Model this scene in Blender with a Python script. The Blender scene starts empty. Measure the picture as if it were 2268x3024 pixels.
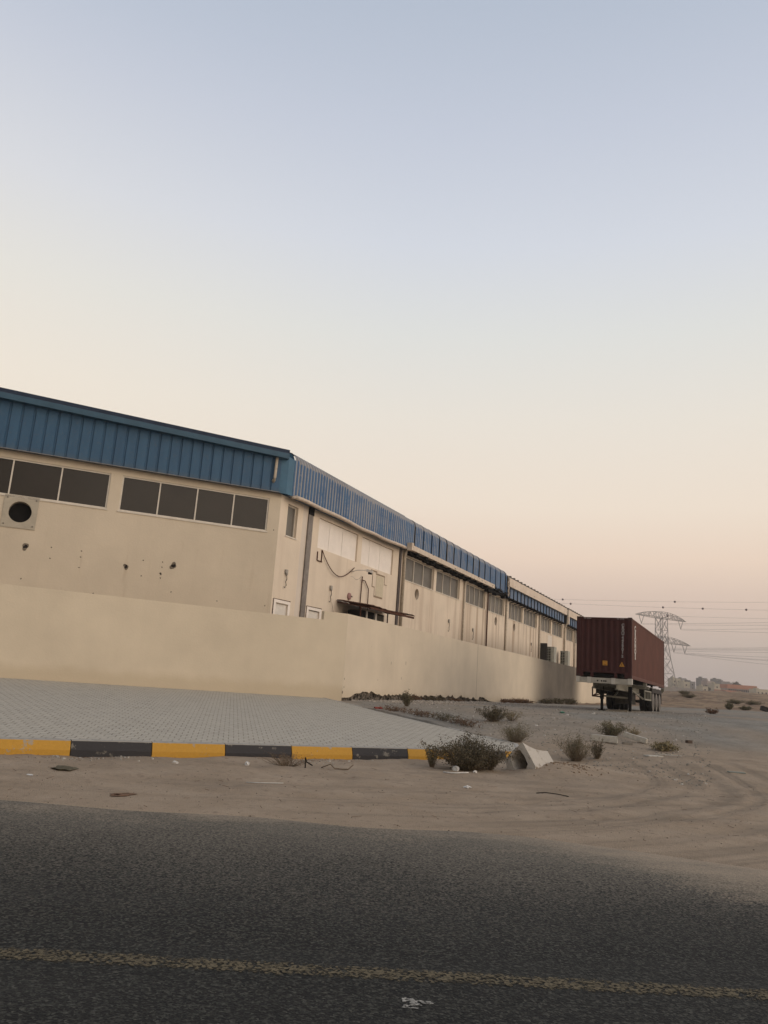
import bpy, bmesh, math, random
import numpy as np
from mathutils import Vector, Matrix
R = math.radians
C = bpy.context.scene.collection
sc = bpy.context.scene
random.seed(7)
rng = np.random.default_rng(7)

# ------------------------------------------------------------------ camera
PITCH, ROLL = R(12.2), R(3.995)
cam_d = bpy.data.cameras.new("camera"); cam = bpy.data.objects.new("camera", cam_d); C.objects.link(cam)
cam_d.sensor_fit = 'AUTO'; cam_d.sensor_width = 36; cam_d.lens = 36*2329/3024
cam_d.clip_start = 0.1; cam_d.clip_end = 6000
F_ = Vector((0, math.cos(PITCH), math.sin(PITCH))); U0 = Vector((0, -math.sin(PITCH), math.cos(PITCH))); X0 = Vector((1, 0, 0))
XR = X0*math.cos(ROLL)+U0*math.sin(ROLL); UR = U0*math.cos(ROLL)-X0*math.sin(ROLL)
m = Matrix.Identity(4)
for i in range(3):
    m[i][0] = XR[i]; m[i][1] = UR[i]; m[i][2] = -F_[i]
m[0][3], m[1][3], m[2][3] = 0, 0, 1.5
cam.matrix_world = m
sc.camera = cam
sc.render.resolution_x, sc.render.resolution_y = 768, 1024

# ------------------------------------------------------------------ world: dusk sky
def lin(c, k=1.0):
    return tuple((((v/255.)+.055)/1.055)**2.4*k if v > 10 else v/255./12.92*k for v in c)
w = bpy.data.worlds.new("World"); sc.world = w; w.use_nodes = True
nt = w.node_tree; N = nt.nodes; L = nt.links
for n in list(N): N.remove(n)
out = N.new('ShaderNodeOutputWorld'); bg = N.new('ShaderNodeBackground')
tc = N.new('ShaderNodeTexCoord'); sep = N.new('ShaderNodeSeparateXYZ'); L.new(tc.outputs['Generated'], sep.inputs[0])
def wm(op, a, b=None, clamp=False):
    n = N.new('ShaderNodeMath'); n.operation = op; n.use_clamp = clamp
    for i, v in enumerate((a, b)):
        if v is None: continue
        if isinstance(v, (int, float)): n.inputs[i].default_value = v
        else: L.new(v, n.inputs[i])
    return n.outputs[0]
ramp = N.new('ShaderNodeValToRGB'); L.new(wm('MAXIMUM', sep.outputs['Z'], 0.0), ramp.inputs[0])
stops = [(0, (183,168,160)), (2, (188,172,162)), (4, (203,184,170)), (6.5, (218,195,179)), (9.5, (236,213,193)), (13, (238,223,206)),
         (19, (231,224,213)), (25, (220,221,218)), (31, (208,213,222)), (38, (193,200,214)), (45, (178,188,204)), (89, (140,155,184))]
cr = ramp.color_ramp
while len(cr.elements) > 1: cr.elements.remove(cr.elements[-1])
for i, (el, c) in enumerate(stops):
    e = cr.elements[0] if i == 0 else cr.elements.new(math.sin(R(el)))
    e.position = math.sin(R(el)); e.color = lin(c)+(1,)
# warmer and brighter towards the left (west of the frame), low down
left = wm('MULTIPLY', wm('MULTIPLY', wm('MAXIMUM', wm('MULTIPLY', sep.outputs['X'], -1.7), 0.0), wm('SUBTRACT', 1.0, wm('MULTIPLY', sep.outputs['Z'], 1.5), True)), 1.0, True)
mx = N.new('ShaderNodeMix'); mx.data_type = 'RGBA'; L.new(left, mx.inputs[0]); L.new(ramp.outputs[0], mx.inputs[6]); mx.inputs[7].default_value = lin((244,232,214))+(1,)
# after-glow low in the sky to the right of and behind the camera, where the sun has gone down
SUN_AZ, SUN_EL = 108., 8.
gd = N.new('ShaderNodeVectorMath'); gd.operation = 'DOT_PRODUCT'; L.new(tc.outputs['Generated'], gd.inputs[0])
gd.inputs[1].default_value = (math.sin(R(118))*math.cos(R(6)), math.cos(R(118))*math.cos(R(6)), math.sin(R(6)))
glow = wm('POWER', wm('MAXIMUM', gd.outputs['Value'], 0.0), 3.0)
gm = N.new('ShaderNodeMix'); gm.data_type = 'RGBA'; gm.blend_type = 'ADD'; L.new(glow, gm.inputs[0]); L.new(mx.outputs[2], gm.inputs[6])
gm.inputs[7].default_value = (.80, .62, .44, 1)
gm.clamp_result = False
dk = N.new('ShaderNodeVectorMath'); dk.operation = 'DOT_PRODUCT'; L.new(tc.outputs['Generated'], dk.inputs[0])
dk.inputs[1].default_value = (math.sin(R(222)), math.cos(R(222)), 0)
dim = wm('SUBTRACT', 1.0, wm('MULTIPLY', wm('MULTIPLY', wm('MAXIMUM', dk.outputs['Value'], 0.0), 1.0, True), .55))
dm = N.new('ShaderNodeMix'); dm.data_type = 'RGBA'; dm.blend_type = 'MULTIPLY'; dm.inputs[0].default_value = 1.0
L.new(gm.outputs[2], dm.inputs[6]); cx_ = N.new('ShaderNodeCombineXYZ')
for i in range(3): L.new(dim, cx_.inputs[i])
L.new(cx_.outputs[0], dm.inputs[7])
L.new(dm.outputs[2], bg.inputs[0]); bg.inputs[1].default_value = 1.0
L.new(bg.outputs[0], out.inputs[0])
# soft low light of the after-glow
sd = bpy.data.lights.new("sun", 'SUN'); sd.energy = 1.05; sd.angle = R(95); sd.color = (1.0, .86, .72)
so = bpy.data.objects.new("sun", sd); C.objects.link(so)
v = Vector((math.sin(R(SUN_AZ))*math.cos(R(SUN_EL+6)), math.cos(R(SUN_AZ))*math.cos(R(SUN_EL+6)), math.sin(R(SUN_EL+6))))
so.rotation_euler = v.to_track_quat('Z', 'Y').to_euler(); so.location = v*40
sc.view_settings.view_transform = 'Standard'; sc.view_settings.look = 'None'
sc.view_settings.exposure = 0.08; sc.view_settings.gamma = 1
sc.cycles.max_bounces = 6; sc.cycles.diffuse_bounces = 3; sc.cycles.glossy_bounces = 3
sc.cycles.volume_bounces = 0

# ------------------------------------------------------------------ mesh helpers
class MB:
    def __init__(s): s.v = []; s.f = []; s.m = []
    def face(s, pts, mi=0):
        b = len(s.v); s.v += [tuple(p) for p in pts]; s.f.append(tuple(range(b, b+len(pts)))); s.m.append(mi)
    def hexa(s, p, mi=0):          # 8 points: 4 of one end, 4 of the other
        b = len(s.v); s.v += [tuple(q) for q in p]
        for f in ((3,2,1,0),(4,5,6,7),(0,1,5,4),(1,2,6,5),(2,3,7,6),(3,0,4,7)): s.f.append(tuple(b+i for i in f)); s.m.append(mi)
    def bar(s, a, b, w, h=None, up=(0,0,1), mi=0):
        a = Vector(a); b = Vector(b); h = h or w; d = (b-a).normalized(); up = Vector(up)
        if abs(d.dot(up)) > .98: up = Vector((1,0,0)) if abs(d.x) < .9 else Vector((0,1,0))
        x = d.cross(up).normalized()*w/2; y = x.cross(d).normalized()*h/2
        s.hexa([a-x-y, a+x-y, a+x+y, a-x+y, b-x-y, b+x-y, b+x+y, b-x+y], mi)
    def tube(s, path, r, n=8, mi=0, cap=True):
        path = [Vector(p) for p in path]; rs = r if isinstance(r, (list, tuple)) else [r]*len(path)
        rings = []
        for i, p in enumerate(path):
            d = (path[min(i+1, len(path)-1)]-path[max(i-1, 0)]).normalized()
            up = Vector((0,0,1)) if abs(d.z) < .9 else Vector((1,0,0))
            x = d.cross(up).normalized(); y = x.cross(d).normalized()
            b = len(s.v)
            s.v += [tuple(p+(x*math.cos(2*math.pi*k/n)+y*math.sin(2*math.pi*k/n))*rs[i]) for k in range(n)]
            rings.append(b)
        for a, b in zip(rings, rings[1:]):
            for k in range(n): s.f.append((a+k, a+(k+1) % n, b+(k+1) % n, b+k)); s.m.append(mi)
        if cap:
            s.f.append(tuple(rings[0]+k for k in reversed(range(n)))); s.m.append(mi)
            s.f.append(tuple(rings[-1]+k for k in range(n))); s.m.append(mi)
    def build(s, name, mat, parent=None, smooth=False, origin=None):
        me = bpy.data.meshes.new(name)
        if parent is not None:
            r = parent
            while r.parent: r = r.parent
            og = r.location
        else:
            og = Vector(origin) if origin is not None else Vector((0,0,0))
        me.from_pydata([(p[0]-og[0], p[1]-og[1], p[2]-og[2]) for p in s.v], [], s.f)
        for mm in (mat if isinstance(mat, (list, tuple)) else [mat]): me.materials.append(mm)
        if isinstance(mat, (list, tuple)): me.polygons.foreach_set('material_index', s.m)
        if smooth: me.polygons.foreach_set('use_smooth', [True]*len(me.polygons))
        me.update()
        o = bpy.data.objects.new(name, me); C.objects.link(o)
        if parent is not None: o.parent = parent
        elif origin is not None: o.location = og
        return o
def tag(o, label=None, cat=None, group=None, kind=None):
    if label: o['label'] = label
    if cat: o['category'] = cat
    if group: o['group'] = group
    if kind: o['kind'] = kind
    return o
def thing(name, loc, label, cat, group=None):
    o = bpy.data.objects.new(name, None); C.objects.link(o); o.location = loc; o.empty_display_size = .2
    return tag(o, label, cat, group)
def dup(o, loc, label, group=None):
    r = o.copy(); C.objects.link(r); r.location = loc; r['label'] = label
    if group: r['group'] = group
    for c in list(o.children):
        k = c.copy(); C.objects.link(k); k.parent = r
        for g_ in c.children:
            q = g_.copy(); C.objects.link(q); q.parent = k
    return r

# ------------------------------------------------------------------ material helpers
class Mat:
    def __init__(s, name, rough=.8, spec=.3, metal=0.):
        s.mat = bpy.data.materials.new(name); s.mat.use_nodes = True
        s.n = s.mat.node_tree.nodes; s.l = s.mat.node_tree.links
        s.b = s.n['Principled BSDF']; s.b.inputs['Roughness'].default_value = rough
        s.b.inputs['Specular IOR Level'].default_value = spec; s.b.inputs['Metallic'].default_value = metal
        s.geo = s.n.new('ShaderNodeNewGeometry')
        s.pos = s.geo.outputs['Position']
    def put(s, sock, v):
        if isinstance(v, (int, float)): sock.default_value = v
        elif isinstance(v, tuple): sock.default_value = v if len(v) == 4 or sock.type == 'VECTOR' else v+(1,)
        else: s.l.new(v, sock)
    def math(s, op, a, b=None, clamp=False):
        n = s.n.new('ShaderNodeMath'); n.operation = op; n.use_clamp = clamp; s.put(n.inputs[0], a)
        if b is not None: s.put(n.inputs[1], b)
        return n.outputs[0]
    def dot(s, vec, d):
        n = s.n.new('ShaderNodeVectorMath'); n.operation = 'DOT_PRODUCT'; s.l.new(vec, n.inputs[0]); n.inputs[1].default_value = d
        return n.outputs['Value']
    def xyz(s, a, b, c):
        n = s.n.new('ShaderNodeCombineXYZ'); s.put(n.inputs[0], a); s.put(n.inputs[1], b); s.put(n.inputs[2], c); return n.outputs[0]
    def z(s):
        n = s.n.new('ShaderNodeSeparateXYZ'); s.l.new(s.pos, n.inputs[0]); return n.outputs
    def scale(s, vec, k):
        n = s.n.new('ShaderNodeVectorMath'); n.operation = 'MULTIPLY'; s.l.new(vec, n.inputs[0]); n.inputs[1].default_value = k if isinstance(k, tuple) else (k,)*3
        return n.outputs[0]
    def noise(s, vec, sc_, det=3, rough=.55, dist=0.):
        n = s.n.new('ShaderNodeTexNoise'); s.l.new(vec, n.inputs['Vector']); n.inputs['Scale'].default_value = sc_
        n.inputs['Detail'].default_value = det; n.inputs['Roughness'].default_value = rough; n.inputs['Distortion'].default_value = dist
        return n.outputs['Fac']
    def vor(s, vec, sc_, feat='F1', o='Distance'):
        n = s.n.new('ShaderNodeTexVoronoi'); n.feature = feat; s.l.new(vec, n.inputs['Vector']); n.inputs['Scale'].default_value = sc_
        return n.outputs[o]
    def rng(s, v, a, b, c=0., d=1., smooth=False):
        n = s.n.new('ShaderNodeMapRange'); n.interpolation_type = 'SMOOTHSTEP' if smooth else 'LINEAR'; s.l.new(v, n.inputs[0])
        for i, q in enumerate((a, b, c, d)): n.inputs[i+1].default_value = q
        return n.outputs[0]
    def mix(s, f, a, b, mode='MIX'):
        n = s.n.new('ShaderNodeMix'); n.data_type = 'RGBA'; n.blend_type = mode
        s.put(n.inputs[0], f); s.put(n.inputs[6], a); s.put(n.inputs[7], b); return n.outputs[2]
    def bump(s, h, strength=.3, dist=.01):
        n = s.n.new('ShaderNodeBump'); n.inputs['Strength'].default_value = strength; n.inputs['Distance'].default_value = dist
        s.l.new(h, n.inputs['Height']); s.l.new(n.outputs[0], s.b.inputs['Normal'])
    def col(s, c): s.put(s.b.inputs['Base Color'], c); return s.mat
    def attr(s, name):
        n = s.n.new('ShaderNodeAttribute'); n.attribute_name = name
        q = s.n.new('ShaderNodeSeparateColor'); s.l.new(n.outputs['Color'], q.inputs[0]); return q.outputs
def plain(name, c, rough=.7, var=.25, scale=6., spec=.3, metal=0., bump=0.):
    M = Mat(name, rough, spec, metal); f = M.noise(M.pos, scale, 4, .6)
    d = tuple(x*(1-var) for x in c); b = tuple(min(1, x*(1+var*.6)) for x in c)
    if bump: M.bump(M.noise(M.pos, scale*6, 3), bump, .01)
    return M.col(M.mix(M.rng(f, .3, .7), d, b))

# ------------------------------------------------------------------ facade frames (azimuth from the view heading, metres)
class Fr:
    def __init__(s, k, az):
        s.k = Vector((k[0], k[1], 0)); a = R(az)
        s.u = Vector((math.sin(a), math.cos(a), 0)); s.n = Vector((math.cos(a), -math.sin(a), 0)); s.az = az
    def p(s, a, off, z): return s.k+s.u*a+s.n*off+Vector((0,0,z))
    def box(s, mb, s0, s1, o0, o1, z0, z1, mi=0):
        mb.hexa([s.p(s0,o0,z0), s.p(s1,o0,z0), s.p(s1,o1,z0), s.p(s0,o1,z0), s.p(s0,o0,z1), s.p(s1,o0,z1), s.p(s1,o1,z1), s.p(s0,o1,z1)], mi)
    def coords(s, M):           # material coordinates along the wall, off the wall, up
        return M.dot(M.pos, tuple(s.u)), M.dot(M.pos, tuple(s.n)), M.z()[2]
FA = Fr((-4.162, 31.0), 67.2)        # gable front of the warehouse, s grows to the right, corner at 0
FB = Fr((-4.162, 31.0), 25.2)        # long side of the warehouse
WA = Fr((-1.096, 30.283), 59.5)      # boundary wall along the paving
WB = Fr((-1.096, 30.283), 25.2)      # boundary wall along the sandy lot
FK = Fr((1.289, 16.672), 58.05)      # kerb

# ------------------------------------------------------------------ terrain
def ss(t):
    t = np.clip(t, 0, 1); return t*t*(3-2*t)
def vnoise(x, y, seed=0):
    xi = np.floor(x).astype(np.int64); yi = np.floor(y).astype(np.int64); fx = x-xi; fy = y-yi
    fx = fx*fx*(3-2*fx); fy = fy*fy*(3-2*fy)
    def h(a, b):
        n = (a*374761393+b*668265263+seed*982451653) & 0x7fffffff
        n = ((n ^ (n >> 13))*1274126177) & 0x7fffffff
        return ((n ^ (n >> 16)) & 0xffff)/65535.
    return (h(xi,yi)*(1-fx)+h(xi+1,yi)*fx)*(1-fy)+(h(xi,yi+1)*(1-fx)+h(xi+1,yi+1)*fx)*fy-.5
def dperp(x, y): return (x+1.096)*.9048-(y-30.283)*.4258
def dkerb(x, y): return (x-1.289)*-.529+(y-16.672)*.8486
def skerb(x, y): return (x-1.289)*.8486+(y-16.672)*.529
def pave_z(x, y): return .235+dkerb(x, y)*.0462-.0045*skerb(x, y)
def lot(x, y):
    x = np.asarray(x, float); y = np.asarray(y, float)
    d = dperp(x, y)
    z = np.interp(y, [-99,9,12,16,20,25,30,36,60,2000], [-.03,0.0,.03,.12,.3,.58,.74,.80,.82,.85])
    z = z+.021*np.clip(d,0,14)*ss((y-20)/12)
    z = z+.40*ss((y-42)/45)*ss((d-1)/8)
    dun = ss((y-62-.15*(x-20))/70)*ss((d+9)/8)
    z = z+dun*1.8+np.clip(y-95,0,None)*.0155
    return z
def ground_z(x, y):
    x = np.asarray(x, float); y = np.asarray(y, float)
    z = lot(x, y)
    ye = 8.85-1.5*ss((x-1.5)/4.5)+.25*vnoise(x*.8, y*.8, 3)          # where the sand runs out over the asphalt
    k = ss((y-ye)/.5+.5)
    z = np.where(y < 12, -.03+k*(.042+.018*ss((y-8.4)/3)+.04*ss((y-10.5)/2)), z)
    dk = dkerb(x, y); sk = skerb(x, y)
    flat = (1-ss((dk+.3)/2.2))*(1-ss((sk-3.2)/3.5))*(y > 10)
    z = z*(1-flat)+.03*flat
    # wind-blown heaps of sand against the kerb foot
    z = z+.045*np.exp(-((dk+.35)/.55)**2)*(sk < 3.5)*(.6+vnoise(sk*1.3, dk, 5))
    # heap beside the concrete culvert
    z = z+.14*np.exp(-((x-4.1)**2+(y-16.6)**2)/.7)+.13*np.exp(-((x-3.62)**2+(y-15.75)**2)/.30)+.05*np.exp(-((x-3.0)**2+(y-15.2)**2)/.12)
    # small relief
    am = ss((y-ye-.2)/2.0)
    z = z+am*(.035*vnoise(x*.9, y*.9, 1)+.034*vnoise(x*2.7, y*2.7, 2)+.012*vnoise(x*8, y*8, 4))
    far = ss((y-58)/30)
    z = z+far*(.5*vnoise(x*.09, y*.07, 6)*(y < 400)+.45*vnoise(x*.3, y*.22, 7)*(y < 400)+.28*vnoise(x*.9, y*.5, 8)*(y < 400)+.12*vnoise(x*2.5, y*1.4, 9)*(y < 200))
    # wheel ruts sweeping from the road into the lot
    rr = np.hypot(x+2.1, y-18.)
    for i, r0 in enumerate((7.9, 8.5, 9.1, 9.6, 10.3, 10.9, 11.3, 12.0, 12.7)):
        w_ = .10+.04*(i % 3)
        q = np.exp(-((rr-r0-.25*vnoise(x*.25, y*.25, 20+i))/w_)**2)
        q2 = np.exp(-((rr-r0-w_*1.9-.25*vnoise(x*.25, y*.25, 20+i))/w_)**2)
        z = z+am*(-q*.016+q2*.013)*ss((x-.0)/3)*ss((21-y)/5)*(.7+.8*vnoise(x*.4, y*.4, 40+i))
    r2 = np.hypot(x+6, y-36)
    for i, r0 in enumerate((26.0, 27.1, 24.9)):
        z = z-am*.02*np.exp(-((r2-r0)/.17)**2)
    # keep clear below the paving
    inside = (dk > .05)*(dk < 14)*(sk < 3.35+.08*dk-np.clip(1.2-dk, 0, 2)*.6)
    z = np.where(inside, np.minimum(z, pave_z(x, y)-.12), z)
    return z
def gz(x, y): return float(ground_z(np.array([x]), np.array([y]))[0])

# ground: one sheet reaching the horizon, dense near the camera
na, nr = 860, 620
az = np.radians(np.concatenate([np.linspace(-75, -34, 50, endpoint=False), np.linspace(-34, 36, na-100), np.linspace(36, 80, 51)[1:]]))
na = len(az)
rad = np.concatenate([np.geomspace(2.0, 7.4, 24, endpoint=False), np.geomspace(7.4, 90, 470, endpoint=False), np.geomspace(90, 3800, 126)])
nr = len(rad)
A_, R_ = np.meshgrid(az, rad, indexing='ij')
X_ = R_*np.sin(A_); Y_ = R_*np.cos(A_); Z_ = ground_z(X_, Y_)
co = np.stack([X_, Y_, Z_], -1).reshape(-1, 3)
idx = np.arange(na*nr).reshape(na, nr)
q = np.stack([idx[:-1,:-1], idx[1:,:-1], idx[1:,1:], idx[:-1,1:]], -1).reshape(-1, 4)[:, ::-1]
me = bpy.data.meshes.new("ground"); me.vertices.add(len(co)); me.vertices.foreach_set('co', co.ravel())
me.loops.add(q.size); me.loops.foreach_set('vertex_index', q.ravel().astype(np.int32))
me.polygons.add(len(q)); me.polygons.foreach_set('loop_start', np.arange(0, q.size, 4, dtype=np.int32))
me.polygons.foreach_set('use_smooth', np.ones(len(q), bool)); me.update(calc_edges=True)
# soil kinds: R = grey crushed stone, G = dry brown dune soil
x, y = X_, Y_
grey = ss((y-18.2-1.8*vnoise(x*.3, y*.3, 9)-.10*np.clip(x, 0, 30))/5)*ss((x+3)/3)
grey = grey*(1-.55*np.exp(-((x-4.8)**2+(y-20)**2)/7))
grey = np.clip(grey*(.82+.9*vnoise(x*.5, y*.35, 10)), 0, 1)
dune = ss((y-60-.15*(x-20))/7+.5*vnoise(x*.2, y*.2, 12))
rr = np.hypot(x+2.1, y-18.); rut = np.zeros_like(x)
for i, r0 in enumerate((7.9, 8.5, 9.1, 9.6, 10.3, 10.9, 11.3, 12.0, 12.7)):
    for j in range(3):
        rut += np.exp(-((rr-r0-.12*j-.25*vnoise(x*.25, y*.25, 20+i))/(.045+.01*(i % 3)))**2)*(.5+1.2*vnoise(x*.5, y*.5, 60+i*3+j))*ss((x+1.5)/4)*ss((21-y)/5)
r2 = np.hypot(x+6, y-36)
for i, r0 in enumerate((26.0, 26.4, 27.1, 24.9, 25.3)): rut += .7*np.exp(-((r2-r0-.2*vnoise(x*.3, y*.3, 90+i))/.06)**2)*(.5+1.2*vnoise(x*.5, y*.5, 80+i))
rut += 1.1*np.clip(vnoise(x*.55+3, y*3.2, 93), 0, 1)*ss((y-9)/1.5)*(1-grey)
rut = np.clip(rut, 0, 1)
at = me.color_attributes.new('soil', 'FLOAT_COLOR', 'POINT')
at.data.foreach_set('color', np.stack([grey, dune, rut, 1+0*grey], -1).reshape(-1).astype(np.float32))
ground = bpy.data.objects.new("ground", me); C.objects.link(ground)
M = Mat('ground', .95, .15); so_ = M.attr('soil')
n1 = M.noise(M.pos, 1.1, 5, .6); n2 = M.noise(M.pos, 9, 4, .65); n3 = M.noise(M.pos, 60, 3, .7); vo = M.vor(M.pos, 16); vo2 = M.vor(M.pos, 55)
sand = M.mix(M.rng(n1, .3, .7), (.315,.240,.165), (.405,.318,.228))
sand = M.mix(M.rng(n2, .55, .75), sand, (.235,.175,.122))
grav = M.mix(M.rng(n1, .35, .65), (.235,.215,.175), (.325,.303,.255))
grav = M.mix(M.rng(n2, .4, .8), grav, (.19,.175,.15))
grav = M.mix(M.rng(vo2, .0, .22, .5, 0.), grav, (.40,.38,.34))
dn = M.mix(M.rng(M.noise(M.scale(M.pos, (.35,1.,1.)), .45, 5, .7), .38, .60), (.17,.108,.068), (.34,.245,.155))
dn = M.mix(M.rng(M.noise(M.pos, .9, 4, .7), .56, .64), dn, (.13,.10,.068))
c = M.mix(so_[0], sand, grav)
c = M.mix(M.math('MULTIPLY', so_[2], .5), c, (.150,.118,.084))  # ruts darkened in the soil colour, as soft light barely shades them
c = M.mix(so_[1], c, dn)
c = M.mix(M.rng(vo, .0, .07, .75, 0.), c, (.13,.10,.075))
c = M.mix(M.rng(n3, .35, .75, 0., .35), c, (.13,.10,.075))
M.bump(M.math('ADD', M.math('MULTIPLY', n3, .5), M.math('ADD', n2, M.math('MULTIPLY', vo2, .5))), .55, .03)
me.materials.append(M.col(c)); tag(ground, kind='structure')

# road
mb = MB(); mb.face([(-70,-14,0), (90,-14,0), (90,9.5,0), (-70,9.5,0)])
M = Mat('asphalt', .88, .25); zz = M.z()
v1 = M.vor(M.pos, 64, 'F1', 'Color'); v1s = M.n.new('ShaderNodeSeparateColor'); M.l.new(v1, v1s.inputs[0])
d1 = M.vor(M.pos, 75); n1 = M.noise(M.pos, .8, 4); n2 = M.noise(M.pos, 38, 4, .7)
a = M.mix(M.rng(v1s.outputs[0], .40, .95), (.0055,.0055,.0048), (.105,.103,.083))
a = M.mix(M.rng(n2, .35, .7), (.008,.008,.0072), a)
a = M.mix(M.rng(M.noise(M.scale(M.pos, (.22,1.5,1.)), 1.1, 5, .65), .38, .62, 0, .22), a, (.040,.039,.034))
a = M.mix(M.rng(M.noise(M.scale(M.pos, (1.2,4.,1.)), 2.6, 4, .7), .64, .72, 0, .7), a, (.012,.011,.010))
sl = M.math('ADD', .36, M.math('MULTIPLY', M.rng(zz[0], .5, 4.5, 0., 1.), .55))
dust = M.math('MULTIPLY', M.math('SUBTRACT', zz[1], 6.55), sl)
dust = M.math('ADD', dust, M.math('MULTIPLY', M.math('SUBTRACT', n1, .5), .55))
dust = M.math('ADD', dust, M.math('MULTIPLY', M.math('SUBTRACT', n2, .5), .9))
grain = M.math('MULTIPLY', M.math('SUBTRACT', v1s.outputs[1], .5), 1.1)
d1_ = M.rng(M.math('ADD', dust, grain), -.25, 1.0, 0., .9)
a = M.mix(d1_, a, M.mix(M.rng(n2, .3, .7), (.150,.130,.100), (.215,.185,.142)))
# to the right the sand has spread right over the asphalt
sy = M.math('SUBTRACT', zz[1], M.rng(zz[0], 1.2, 4.2, 9.3, 6.9))
d2_ = M.math('ADD', M.math('ADD', M.math('MULTIPLY', sy, 1.0), M.math('MULTIPLY', M.math('SUBTRACT', M.noise(M.scale(M.pos, (.6,1.6,1.)), 1.3, 5, .65), .5), 3.4)), M.math('MULTIPLY', grain, .6))
a = M.mix(M.rng(d2_, -.9, 1.0, 0., 1.), a, M.mix(M.rng(n2, .3, .7), (.30,.235,.165), (.385,.305,.218)))
M.bump(M.math('ADD', d1, n2), .6, .008)
road = mb.build('road', M.col(a)); tag(road, kind='structure')

# worn line on the road (sheet 4 mm above it) and a splash of old white paint
def marking(name, pts, colour, hole, label=None, cat=None):
    mb = MB(); mb.face(pts)
    M = Mat(name, .85, .25)
    v1 = M.vor(M.pos, 64, 'F1', 'Color'); q = M.n.new('ShaderNodeSeparateColor'); M.l.new(v1, q.inputs[0])
    n2 = M.noise(M.pos, 38, 4, .7); n1 = M.noise(M.pos, 2.2, 4)
    asph = M.mix(M.rng(q.outputs[0], .40, .95), (.0055,.0055,.0048), (.105,.103,.083))
    f = M.math('ADD', M.math('ADD', M.math('MULTIPLY', q.outputs[1], .55), M.math('MULTIPLY', n2, .6)), M.math('MULTIPLY', n1, .5))
    f = M.rng(f, hole-.12, hole+.12)
    if name == 'road_line':      # paint worn ragged along both edges
        q3 = M.z(); dd = M.math('ABSOLUTE', M.math('SUBTRACT', M.math('SUBTRACT', q3[1], M.math('MULTIPLY', q3[0], .04)), 4.5775))
        f = M.math('MULTIPLY', f, M.rng(M.math('ADD', dd, M.math('MULTIPLY', M.math('SUBTRACT', q.outputs[2], .5), .05)), .060, .085, 1., 0.))
    M.col(M.mix(M.rng(q.outputs[0], .2, .9), tuple(v*.72 for v in colour), tuple(v*1.2 for v in colour))); M.bump(n2, .5, .008)
    tr_ = M.n.new('ShaderNodeBsdfTransparent'); mx_ = M.n.new('ShaderNodeMixShader'); M.l.new(f, mx_.inputs[0])      # worn through to the asphalt
    M.l.new(tr_.outputs[0], mx_.inputs[1]); M.l.new(M.b.outputs[0], mx_.inputs[2])
    M.l.new(mx_.outputs[0], M.n['Material Output'].inputs['Surface'])
    o = mb.build(name, M.mat); tag(o, kind='structure'); return o
marking('road_line', [(-14,3.90,.004), (16,5.10,.004), (16,5.335,.004), (-14,4.135,.004)], (.120,.097,.058), .78)
spl = []
for k in range(26):
    t = 2*math.pi*k/26; r_ = 1+.42*math.sin(3*t+1)+.3*random.uniform(-1, 1)
    spl.append((.315+.075*r_*math.cos(t), 4.225+.055*r_*math.sin(t), .004))
marking('road_paint_splash', spl, (.30,.285,.25), .80)

# ------------------------------------------------------------------ paving and kerb
def pv(s, d, dz=0.):
    p = FK.k+FK.u*s-FK.n*d; return Vector((p.x, p.y, .235+d*.0462-.0045*s+dz))

mb = MB(); out_ = [(-34, .15), (2.55, .15), (3.55, 1.4), (4.45, 12.9), (-34, 14.2)]
mb.face([pv(s, d) for s, d in out_])
for (a, b) in zip(out_, out_[1:]+out_[:1]):
    mb.face([pv(*a, -.35), pv(*b, -.35), pv(*b), pv(*a)])
M = Mat('paving', .9, .2)
us = M.dot(M.pos, tuple(FK.u)); un = M.dot(M.pos, tuple(FK.n))
ph = R(21.95)
ca, sa = math.cos(ph), math.sin(ph)
p2 = M.xyz(M.math('ADD', M.math('MULTIPLY', us, ca), M.math('MULTIPLY', un, sa)), M.math('SUBTRACT', M.math('MULTIPLY', un, ca), M.math('MULTIPLY', us, sa)), 0.)
br = M.n.new('ShaderNodeTexBrick'); M.l.new(p2, br.inputs['Vector'])
br.inputs['Scale'].default_value = 1; br.inputs['Brick Width'].default_value = .19; br.inputs['Row Height'].default_value = .23
br.inputs['Mortar Size'].default_value = .012; br.inputs['Mortar Smooth'].default_value = .5; br.offset = .5
br.inputs['Color1'].default_value = (.49,.45,.37,1); br.inputs['Color2'].default_value = (.41,.375,.31,1); br.inputs['Mortar'].default_value = (.17,.15,.12,1)
n1 = M.noise(M.pos, .7, 4); n2 = M.noise(M.pos, 20, 4, .7)
c = M.mix(M.rng(M.noise(M.pos, 2.3, 4, .6), .40, .62, .15, .75), br.outputs['Color'], (.45,.41,.335))
c = M.mix(M.rng(n2, .3, .6, .22, 0.), c, (.20,.175,.14))
c = M.mix(M.rng(M.noise(M.pos, 3.3, 4, .7), .62, .72, 0, .5), c, (.20,.165,.12))
M.bump(M.math('ADD', M.math('MULTIPLY', br.outputs['Fac'], -1.), M.math('MULTIPLY', n2, .4)), .8, .01)
pave = mb.build('pavement', M.col(c)); tag(pave, kind='structure')
# light concrete edging along the open side of the paving
mb = MB()
for a, b in (((3.55, 1.4), (4.45, 12.9)), ((2.55, .15), (3.55, 1.4))):
    A = pv(*a); B = pv(*b); mb.bar(A+Vector((0,0,-.045)), B+Vector((0,0,-.045)), .09, .11)
edg = mb.build('pavement_edging', plain('edging', (.42,.395,.35), .9, .2, 8)); tag(edg, kind='structure')

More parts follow.
